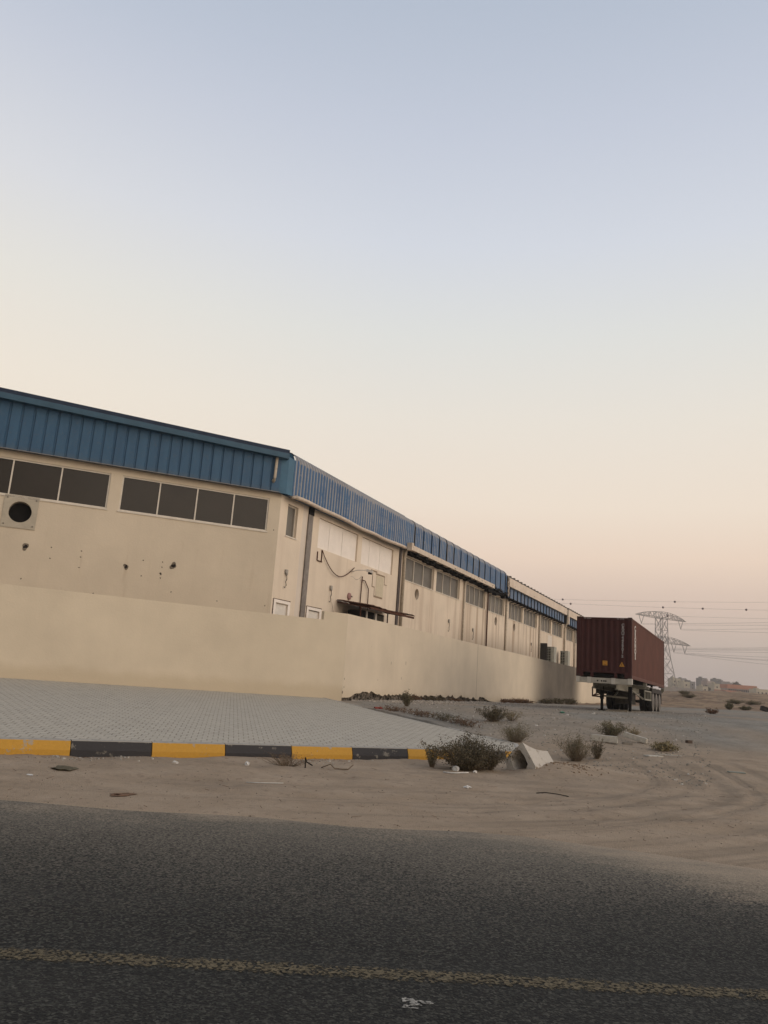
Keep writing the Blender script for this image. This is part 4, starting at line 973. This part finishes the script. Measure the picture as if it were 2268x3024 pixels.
for (x, y, r, h, lb) in ((2.75,22.9,.34,.24,'low brown weeds nearest the bush above the culvert'), (2.2,23.7,.36,.26,'darkest low weeds halfway along the paving edge'), (1.55,24.7,.34,.20,'low reddish weeds along the upper part of the paving edge'), (.75,25.9,.34,.18,'thin reddish weeds at the paving edge below the wall corner')):
    scrub(x, y, r, h, 50, lb, LEAFR if r < .35 else LEAFD, .03, name='weed_clump', group='weed clumps along the paving edge', cat='weed', run=(-.42, .62), dens=16)
for (s, o, r, h, m_, lb) in ((6.3,.35,.40,.34,LEAFR,'dark weeds against the broken footing, left of the rubble'), (8.6,.4,.45,.36,LEAFD,'dense dark weeds against the middle of the broken footing'), (11.8,.4,.45,.20,LEAFR,'sparse weeds at the end of the broken footing'),
        (21.5,.5,.8,.26,LEAFR,'reddish weeds at the wall foot past the crack'), (24.5,.5,.8,.30,LEAFR,'wide strip of reddish weeds at the wall foot left of the dark patch'), (31.,.6,.7,.34,LEAFD,'dark weeds at the foot of the dark patch'), (34.5,.6,.7,.40,LEAFD,'dark heap of weeds below the darkest part of the patch'), (38.5,.7,.9,.50,LEAFD,'dark weeds at the wall foot beside the trailer')):
    p = WB.p(s, o, 0); scrub(p.x, p.y, r*.8, h*random.uniform(.7,1), 60, lb, m_, .045 if s < 15 else .09, name='weed_clump', group='weed clumps along the foot of the long wall', thick=.006, dens=14, cat='weed', run=(FB.u.x*r*1.6, FB.u.y*r*1.6))
DB = [(41.9,108,.9,.45,'pair of far dark bushes on the dune crest nearest the pylon, left one'), (40.6,103,1.0,.5,'wider right bush of the pair on the dune crest near the pylon'), (40.6,90,.95,.5,'flat dark bush on the slope below the orange roofed building'), (43.3,91.5,.9,.5,'flat bush on the slope at the right edge of the photo'),
      (28.6,64.5,.38,.50,'dark bush at the lot edge below the dune slope'), (30.6,66.0,.5,.32,'low spreading bush at the lot edge beside the black slab')]
for x, y, r, h, lb in DB: scrub(x, y, r, h, 120, lb, LEAF, .06, group='bushes on the far dune', thick=.010, dens=18)

# ------------------------------------------------------------------ loose blocks, planks and litter
def block(name, x, y, az_, L_, W_, H_, label, cat, mat, tilt=0., lift=0., group=None, bev=.012, yaw_tilt=0.):
    bm = bmesh.new(); bmesh.ops.create_cube(bm, size=1)
    for v_ in bm.verts:
        v_.co = Vector((v_.co.x*L_+random.uniform(-.02,.02)*L_, v_.co.y*W_, v_.co.z*H_+(random.uniform(-.04,.04)*H_)))
    bmesh.ops.bevel(bm, geom=list(bm.edges), offset=min(bev, H_*.3), segments=2, affect='EDGES')
    bmesh.ops.transform(bm, matrix=Matrix.Rotation(yaw_tilt, 4, 'X')@Matrix.Rotation(tilt, 4, 'Y'), verts=bm.verts)
    me = bpy.data.meshes.new(name); bm.to_mesh(me); bm.free(); me.materials.append(mat)
    o = bpy.data.objects.new(name, me); C.objects.link(o); o.location = (x, y, gz(x, y)+H_/2-.015+lift); o.rotation_euler = (0, 0, R(90-az_)); return tag(o, label, cat, group)
PALE = plain('pale_block_concrete', (.50,.47,.41), .92, .18, 12, .1, bump=.3); DUSTY = plain('dusty_block', (.27,.24,.20), .92, .25, 12, .1, bump=.3)
block('concrete_kerb_block', 6.15, 21.3, 112, .68, .16, .17, 'long pale concrete kerb block lying flat, left of the leaning one', 'concrete block', PALE, .02, .02)
block('concrete_kerb_block', 7.10, 21.7, 128, .62, .14, .13, 'pale concrete kerb block leaning down to the right', 'concrete block', PALE, .20, .07)
block('broken_block', 6.72, 21.2, 95, .24, .15, .08, 'small broken grey block between the two kerb blocks', 'concrete block', DUSTY)
block('plank', 6.72, 19.25, 70, .42, .22, .03, 'wide short pale board lying flat in the sand', 'board', PALE)
block('plank', 7.15, 19.45, 104, .62, .05, .03, 'thin pale batten right of the wide short board', 'batten', PALE)
block('plank', 7.75, 19.5, 88, .38, .05, .025, 'short thin batten farthest right of the pale pieces', 'batten', DUSTY)
block('plank', 7.8, 17.3, 92, .36, .12, .03, 'grey-green board near the right edge of the photo', 'board', plain('grey_board', (.25,.27,.24), .8))
block('plank', 2.55, 24.4, 100, .55, .04, .03, 'thin pale batten lying among the rubble before the wall', 'batten', PALE)
block('brick', 8.8, 22.4, 60, .2, .1, .09, 'single dark brick alone on the bare lot', 'brick', plain('dark_brick', (.09,.065,.05), .9))
block('dark_slab', 31.9, 65.2, 100, .75, .5, .36, 'black broken slab at the lot edge by the right side of the photo', 'slab', plain('black_slab', (.03,.027,.025), .8, .4, 5), .3, .05)
def crumple(name, x, y, r, label, cat, mat, flat=.5, sd_=0):
    random.seed(100+sd_); bm = bmesh.new(); bmesh.ops.create_icosphere(bm, subdivisions=2, radius=1)
    for v_ in bm.verts:
        k = random.uniform(.55, 1.2); v_.co = Vector((v_.co.x*r*k*1.25, v_.co.y*r*k*.8, v_.co.z*r*k*flat))
    me = bpy.data.meshes.new(name); bm.to_mesh(me); bm.free(); me.materials.append(mat)
    o = bpy.data.objects.new(name, me); C.objects.link(o); o.location = (x, y, gz(x, y)+r*flat*.45); o.rotation_euler = (0, 0, random.uniform(0, 3)); return tag(o, label, cat)
WP = plain('paper_white', (.62,.60,.56), .7, .15, 20)
crumple('crumpled_paper', 1.55, 12.52, .062, 'crumpled white paper alone on the open sand', 'litter', WP, .4, 1)
crumple('plastic_bag', 1.62, 14.92, .085, 'larger scrap of white plastic caught at the foot of the largest bush', 'litter', WP, .8, 2)
crumple('plastic_scrap', 1.95, 14.80, .045, 'small scrap of white plastic right of the larger scrap', 'litter', WP, .6, 3)
crumple('plastic_scrap', -4.32, 10.72, .045, 'flat white scrap on the sand at the far left', 'litter', WP, .25, 4)
crumple('plastic_scrap', -1.95, 13.55, .05, 'pale crumpled scrap against the third black kerb block', 'litter', WP, .8, 5)
crumple('plastic_scrap', -3.0, 13.0, .04, 'pale scrap at the foot of the yellow kerb block left of the third black one', 'litter', WP, .7, 6)
crumple('green_bag', 7.05, 29.8, .11, 'green plastic bag on the lot in front of the wall', 'litter', plain('green_plastic', (.07,.22,.14), .6), .4, 7)
crumple('red_cloth', .25, 26.5, .16, 'red cloth scrap among weeds at the paving edge', 'litter', plain('red_cloth', (.26,.045,.03), .9), .35, 8)
crumple('dung_heap', -4.15, 11.45, .20, 'dark green-brown heap of dry plant matter on the sand at left', 'plant debris', LEAFD, .12, 9)
crumple('dung_heap', -2.82, 9.72, .13, 'small brown heap of plant matter nearest the road edge', 'plant debris', LEAFR, .12, 10)
random.seed(11)
def stick(pts, r, label, mat=None, name='stick'):
    P = [Vector((x, y, gz(x, y)+h)) for x, y, h in pts]; mb = MB(); mb.tube(P, r, 5)
    return tag(mb.build(name, mat or STEM, None, True, origin=P[0]), label, name)
stick([(2.62,12.65,.01), (2.75,12.62,.03), (2.92,12.5,.025), (3.05,12.38,.008)], .007, 'thin dark curved stick on the sand, right of centre', BLACK)
stick([(-.75,13.9,.02), (-.6,13.8,.09), (-.52,13.78,.02), (-.3,13.82,.015), (-.22,13.9,.09)], .010, 'forked dead twig in the sand before the last black kerb block')
stick([(-1.65,11.55,.01), (-1.4,11.6,.012), (-1.15,11.7,.01)], .006, 'short white straw on the sand below the dead weed', WP, 'straw')
stick([(1.35,14.42,.01), (1.5,14.35,.02), (1.62,14.45,.012), (1.8,14.5,.02)], .012, 'bent piece of white hose in front of the largest bush', WP, 'hose')
stick([(-1.02,13.85,.0), (-1.03,13.86,.17), (-1.0,13.84,.10), (-.9,13.85,.05)], .011, 'dark upright stub of stem beside the dead weed', BLACK, 'stem_stub')
stick([(9.6,19.6,.02), (10.0,19.5,.05), (10.6,19.3,.02)], .02, 'long grey stick at the right edge of the photo')
# stones, rubble and plant bits that nobody could count
def stones(name, n, place, r0, r1, mat):
    mb = MB()
    for i in range(n):
        x, y, z = place(); r_ = random.uniform(r0, r1)*random.uniform(.5, 1.); ph = random.uniform(0, 6.28); k = random.randint(4, 6)
        base = [Vector((x+r_*math.cos(ph+6.283*j/k)*random.uniform(.7,1.3), y+r_*math.sin(ph+6.283*j/k)*random.uniform(.6,1.1), z-.01)) for j in range(k)]
        topv = [Vector((x,y,z))+(b-Vector((x,y,z-.01)))*.6+Vector((0,0,r_*random.uniform(.35,.8))) for b in base]
        mb.face(topv)
        for j in range(k): mb.face([base[j], base[(j+1) % k], topv[(j+1) % k], topv[j]])
    o = mb.build(name, mat); tag(o, kind='stuff'); return o
def in_lot():
    while True:
        y = 15+ (random.random()**1.6)*28; x = random.uniform(-1, .42*y)
        if dperp(x, y) > .25 and not (dkerb(x, y) < 13 and skerb(x, y) < 3.7+.08*dkerb(x, y)): return x, y, gz(x, y)
def in_sand():
    while True:
        y = random.uniform(8.9, 17.5); x = random.uniform(-.45*y, .48*y)
        if dkerb(x, y) < -.05 or skerb(x, y) > 3.6: return x, y, gz(x, y)
def near_wall():
    s, o = random.uniform(.6, 19), .08+abs(random.gauss(0, 1.3)); p = WB.p(s, o, 0)
    if skerb(p.x, p.y) < 3.8+.08*dkerb(p.x, p.y): return near_wall()
    return p.x, p.y, gz(p.x, p.y)
def culv_heap():
    x, y = 3.7+random.gauss(0,.5), 16.2+random.gauss(0,.4)
    return x, y, gz(x, y)
stones('gravel', 2600, in_lot, .012, .045, plain('stone_grey', (.27,.245,.205), .92, .35, 3, .1))
stones('pebbles', 700, in_sand, .004, .013, plain('stone_dark', (.10,.08,.06), .92, .4, 3, .1))
stones('rubble', 1100, near_wall, .02, .10, plain('rubble_pale', (.38,.34,.29), .92, .35, 3, .1))
stones('pale_chips', 160, in_lot, .02, .06, plain('chips_pale', (.50,.47,.42), .92, .2, 3, .1))
stones('earth_clods', 300, culv_heap, .008, .035, plain('clod', (.20,.14,.09), .95, .35, 6, .1))
def kerb_foot():
    s = random.choice((-3.0,-2.6,-2.2,-7,-6.2,1.0,1.4,1.9))+random.gauss(0,.35); d = -.12-abs(random.gauss(0,.3)); p = FK.k+FK.u*s-FK.n*d
    return p.x, p.y, gz(p.x, p.y)
stones('litter_bits', 240, kerb_foot, .010, .036, plain('litter_pale', (.40,.37,.32), .9, .5, 8, .1))
mb = MB()
for i in range(430):
    x, y, z = in_sand() if i < 110 else (in_lot() if i < 330 else kerb_foot()); a = random.uniform(0, 3.14); l = random.uniform(.02, .11)
    mb.bar((x, y, z+.006), (x+l*math.cos(a), y+l*math.sin(a)*.8, z+.006+random.uniform(0,.02)), .004, .003)
tag(mb.build('dry_twigs', LEAFR), kind='stuff')

# ------------------------------------------------------------------ power line: lattice pylon and conductors
PC = Vector((182.2, 506., 0)); PZ = 10.4
py = thing('lattice_pylon', (PC.x, PC.y, PZ), 'tall grey lattice pylon with two broad arched crossarms behind the container', 'pylon')
PM = plain('pylon_steel', (.27,.25,.235), .7, .1, .2)
ad = Vector((20.9, 13.2, 0)).normalized(); bd = Vector((-ad.y, ad.x, 0))
mb = MB(); lev = [(0, 6.6), (9, 5.3), (18, 3.9), (28.5, 2.8), (36, 2.7), (44, 2.6)]
def corner(i, k): hgt, hw = lev[i]; sx, sy = ((-1,-1),(1,-1),(1,1),(-1,1))[k % 4]; return PC+ad*hw*sx+bd*hw*sy+Vector((0,0,PZ+hgt))
for i in range(len(lev)-1):
    for k in range(4):
        mb.bar(corner(i,k), corner(i+1,k), .34)
        mb.bar(corner(i,k), corner(i+1,k+1), .17); mb.bar(corner(i,k+1), corner(i+1,k), .17); mb.bar(corner(i+1,k), corner(i+1,k+1), .17)
        m1 = corner(i,k).lerp(corner(i,k+1), .5)
        mb.bar(m1, corner(i,k).lerp(corner(i+1,k), .5), .12)
mb.build('tower', PM, py)
for z0, hs, dp in ((43.8, 24.7, 3.6), (28.4, 29.0, 3.6)):
    mb = MB(); n = 18
    for sy in (-1, 1):
        lo, hi = [], []
        for i in range(n+1):
            t = -1+2*i/n; w_ = 3.5*(1-abs(t)**1.5)
            lo.append(PC+ad*hs*t+bd*sy*w_+Vector((0,0,PZ+z0))); hi.append(PC+ad*hs*t*.98+bd*sy*w_*.7+Vector((0,0,PZ+z0+dp*(1-abs(t)**2.0)+.15)))
        for i in range(n):
            mb.bar(lo[i], lo[i+1], .34); mb.bar(hi[i], hi[i+1], .26); mb.bar(lo[i], hi[i+1] if i % 2 else hi[i], .15); mb.bar(hi[i], lo[i+1], .15)
    mb.build('crossarm', PM, py)
    for t in ((-.78, .78) if z0 > 40 else (-.80, -.42, .42, .80)):
        c = PC+ad*hs*t+Vector((0,0,PZ+z0)); mb = MB()
        mb.bar(c-ad*2.4, c-Vector((0,0,5.2)), .26); mb.bar(c+ad*2.4, c-Vector((0,0,5.2)), .26); mb.bar(c-Vector((0,0,5.2))-ad*.4, c-Vector((0,0,5.2))+ad*.4, .3)
        mb.build('insulator_string', PM, py)
WM = plain('conductor', (.23,.215,.205), .7, .05, .1)
def wire(A, B, sag, label, r=.055, balls=()):
    A, B = Vector(A), Vector(B); mb = MB()
    P = [A.lerp(B, i/24)-Vector((0,0,4*sag*(i/24)*(1-i/24))) for i in range(25)]; mb.tube(P, r, 4)
    o = mb.build('power_cable', WM, None, True, origin=A); tag(o, label, 'power cable', 'power cables strung from the pylon')
    for t in balls:
        p = A.lerp(B, t)-Vector((0,0,4*sag*t*(1-t))); bm = bmesh.new(); bmesh.ops.create_uvsphere(bm, u_segments=12, v_segments=8, radius=.62)
        for v_ in bm.verts: v_.co += p-A
        me = bpy.data.meshes.new('marker_ball'); bm.to_mesh(me); bm.free(); me.materials.append(plain('marker_ball', (.10,.055,.05), .7)); k = bpy.data.objects.new('marker_ball', me); C.objects.link(k); k.parent = o
    return o
tz = PZ+43.8-5.3; lz = PZ+28.4-5.3
def armp(t, hs, z): p = PC+ad*hs*t; return (p.x, p.y, z)
wire(armp(.78,24.7,tz), (226,400,44), .4, 'upper right cable from the tip of the top crossarm')
wire(armp(.78,24.7,tz-.5), (226,404,41.5), .4, 'cable just below the upper right one, from the top crossarm')
wire(armp(-.78,24.7,tz), (226,430,49.0), .3, 'highest of the bare cables, from the left tip of the top crossarm')
wire(armp(-.78,24.7,tz-.5), (226,433,47.6), .3, 'second highest bare cable, from the left tip of the top crossarm')
for t, zs in ((.80, (27.4, 24.4)), (.42, (29.2, 27.0)), (-.42, (33.6, 32.4)), (-.80, (35.0, 34.4))):
    nm = {.80: 'right tip', .42: 'inner right insulator', -.42: 'inner left insulator', -.80: 'left tip'}[t]
    wire(armp(t,29,lz), (226,420,zs[0]), .4, 'upper cable of the pair from the '+nm+' of the lower crossarm')
    wire(armp(t,29,lz-.5), (226,424,zs[1]), .4, 'lower cable of the pair from the '+nm+' of the lower crossarm')
wire((100,470,57.0), (226,430,59.8), .6, 'topmost earth wire with marker balls, passing above the pylon', .045, (.075,.548,.93))
wire((100,470,54.8), (226,430,55.2), .5, 'second earth wire with marker balls, touching the pylon top', .045, (.11,.50,.66,.83))
wire((170,478,52.6), (226,430,50.6), .2, 'third earth wire with marker balls, below the tip of the top crossarm', .04, (.08,.86))

# ------------------------------------------------------------------ town on the horizon
def lam(c, v=.12): return plain('house_wall', c, .9, v, .15)
def house(x0, x1, y, zt, zb_, c, label, name='house', dep=9., cat='house', wins_=True, roofc=None, rows=2):
    zt += 1.1
    t = thing(name, ((x0+x1)/2, y, zb_), label, cat, 'houses of the far town')
    fr = Fr((x0, y), 84.); Lh = (x1-x0); mb = MB(); fr.box(mb, 0, Lh, -dep, 0, zb_-4, zt); mb.build('wall', lam(c), t)
    mb = MB()
    for a, b, p0, p1 in ((0,Lh,-.35,0.02), (0,Lh,-dep,-dep+.3), (0,.3,-dep+.31,-.36), (Lh-.3,Lh,-dep+.31,-.36)): fr.box(mb, a, b, p0, p1, zt+.003, zt+.55)
    fr.box(mb, Lh*.15, Lh*.4, -dep*.7, -dep*.3, zt+.003, zt+1.1+random.random())
    mb.build('parapet', lam(roofc or tuple(v*.95 for v in c)), t)
    if wins_:
        nn = max(1, int(Lh/2.6))
        for rI in range(rows):
            for i in range(nn):
                a = Lh*(i+.3)/nn; z = zt-1.9-rI*2.9
                if z < zb_-1: continue
                mb = MB(); fr.box(mb, a, a+1.0, .003, .05, z-.6, z+.5); mb.build('window', GLASS, t)
    return t
CR = (.50,.44,.33); GR = (.30,.28,.26); PK = (.42,.34,.30)
for a in ((239.4,245.8,640,19.4,10,CR,'wide cream house nearest the pylon base'), (249.9,254.2,650,20.1,10,GR,'grey block house behind the cream tanks of town, second from the pylon'), (236.4,241.4,610,16.4,9,CR,'cream house in front, between the pylon and the long low wall'),
          (253.3,257.5,640,17.7,10,GR,'low grey house left of the tall grey tower block'), (254.3,258.5,620,20.4,10,(.27,.25,.24),'tall narrow grey tower block in the middle of the town'), (250.1,255.5,600,17.8,9,PK,'pinkish house right of the tall grey tower block'),
          (222.0,225.8,540,12.4,8,CR,'small bright cream house in front of the orange wall'), (269.7,273.9,630,20.9,11,GR,'grey block house above the orange roofed building'), (251.2,256.4,590,16.0,9,CR,'cream house left of the orange roofed building'), (265.2,272.0,610,18.6,10,GR,'wide low grey house behind the orange roofed building'),
          (258.2,266.6,540,13.0,8,CR,'cream house at the right edge of the photo')):
    house(*a)
lw = thing('compound_wall', (217,560,9), 'long pale compound wall below the town houses', 'wall')
mb = MB(); fr = Fr((203.4,560), 84.); fr.box(mb, 0, 27, -.3, 0, 5, 12.4); mb.build('panel', lam((.34,.30,.26)), lw)
ORG = plain('orange_roof', (.46,.205,.125), .8, .1, .2)
sch = thing('orange_building', (258,560,11), 'long building with an orange roof band over a row of dark windows', 'building')
fr = Fr((247.6,560), 84.); mb = MB(); fr.box(mb, 0, 21.3, -9, 0, 6, 14.3); mb.build('wall', lam((.36,.29,.24)), sch)
mb = MB(); fr.box(mb, -.3, 21.6, -9.5, .4, 14.305, 17.0); mb.build('roof_band', ORG, sch)
for i in range(13):
    mb = MB(); fr.box(mb, .7+1.58*i, 1.75+1.58*i, .003, .06, 12.4, 13.8); mb.build('window', BLACK, sch)
ol = thing('orange_wall', (233,530,8), 'low orange painted wall in front of the town', 'wall')
fr = Fr((221.8,530), 84.); mb = MB(); fr.box(mb, 4, 22.6, -.4, 0, 4, 12.3); mb.build('panel', ORG, ol)
mb = MB(); fr.box(mb, 7, 12, .003, .04, 11.3, 11.9); mb.build('dark_band', GLASS, ol)
for x, y, h_, lb in ((246.5,632,2.6,'dark tree crown between the cream and grey houses of town'), (227.2,548,2.4,'dark tree right behind the small cream house'), (271.5,600,2.2,'dark palm tops right of the grey block houses')):
    scrub(x, y, 3.2, h_+2.2, 90, lb, LEAFD, .55, name='far_tree', group='trees in the far town', zz={246.5:14.5, 227.2:9.6, 271.5:15.6}[x], thick=.12, dens=24, cat='tree')

# drips and knocks on the long wall
for s, z, w_, h_ in ((4.35,2.35,.045,.16), (5.95,2.42,.05,.17), (5.55,1.75,.04,.11), (.10,1.55,.05,.10), (.12,1.25,.045,.09), (-.05,1.05,.09,.12), (3.1,1.6,.03,.07), (2.3,2.9,.03,.03), (6.5,3.25,.03,.04)):
    mb = MB(); n = 12
    mb.face([WB.p(max(.02, s)+w_*.5*math.cos(6.283*k/n)*random.uniform(.7,1.2), .003, z+h_*.5*math.sin(6.283*k/n)*random.uniform(.8,1.15)) for k in range(n)])
    mb.build('wall_mark', MCR, bw)

# ------------------------------------------------------------------ evening haze
HAZE = True
if HAZE:
    mb = MB(); mb.hexa([(-900,-60,-1.5), (1000,-60,-1.5), (1000,1200,-1.5), (-900,1200,-1.5), (-900,-60,75), (1000,-60,75), (1000,1200,75), (-900,1200,75)])
    hm = bpy.data.materials.new('haze'); hm.use_nodes = True; q = hm.node_tree; q.nodes.clear()
    o_ = q.nodes.new('ShaderNodeOutputMaterial'); v_ = q.nodes.new('ShaderNodeVolumePrincipled')
    v_.inputs['Color'].default_value = (.93,.90,.88,1); v_.inputs['Density'].default_value = .00042; v_.inputs['Anisotropy'].default_value = .2
    q.links.new(v_.outputs[0], o_.inputs['Volume'])
    hz = mb.build('haze', hm); tag(hz, kind='stuff')
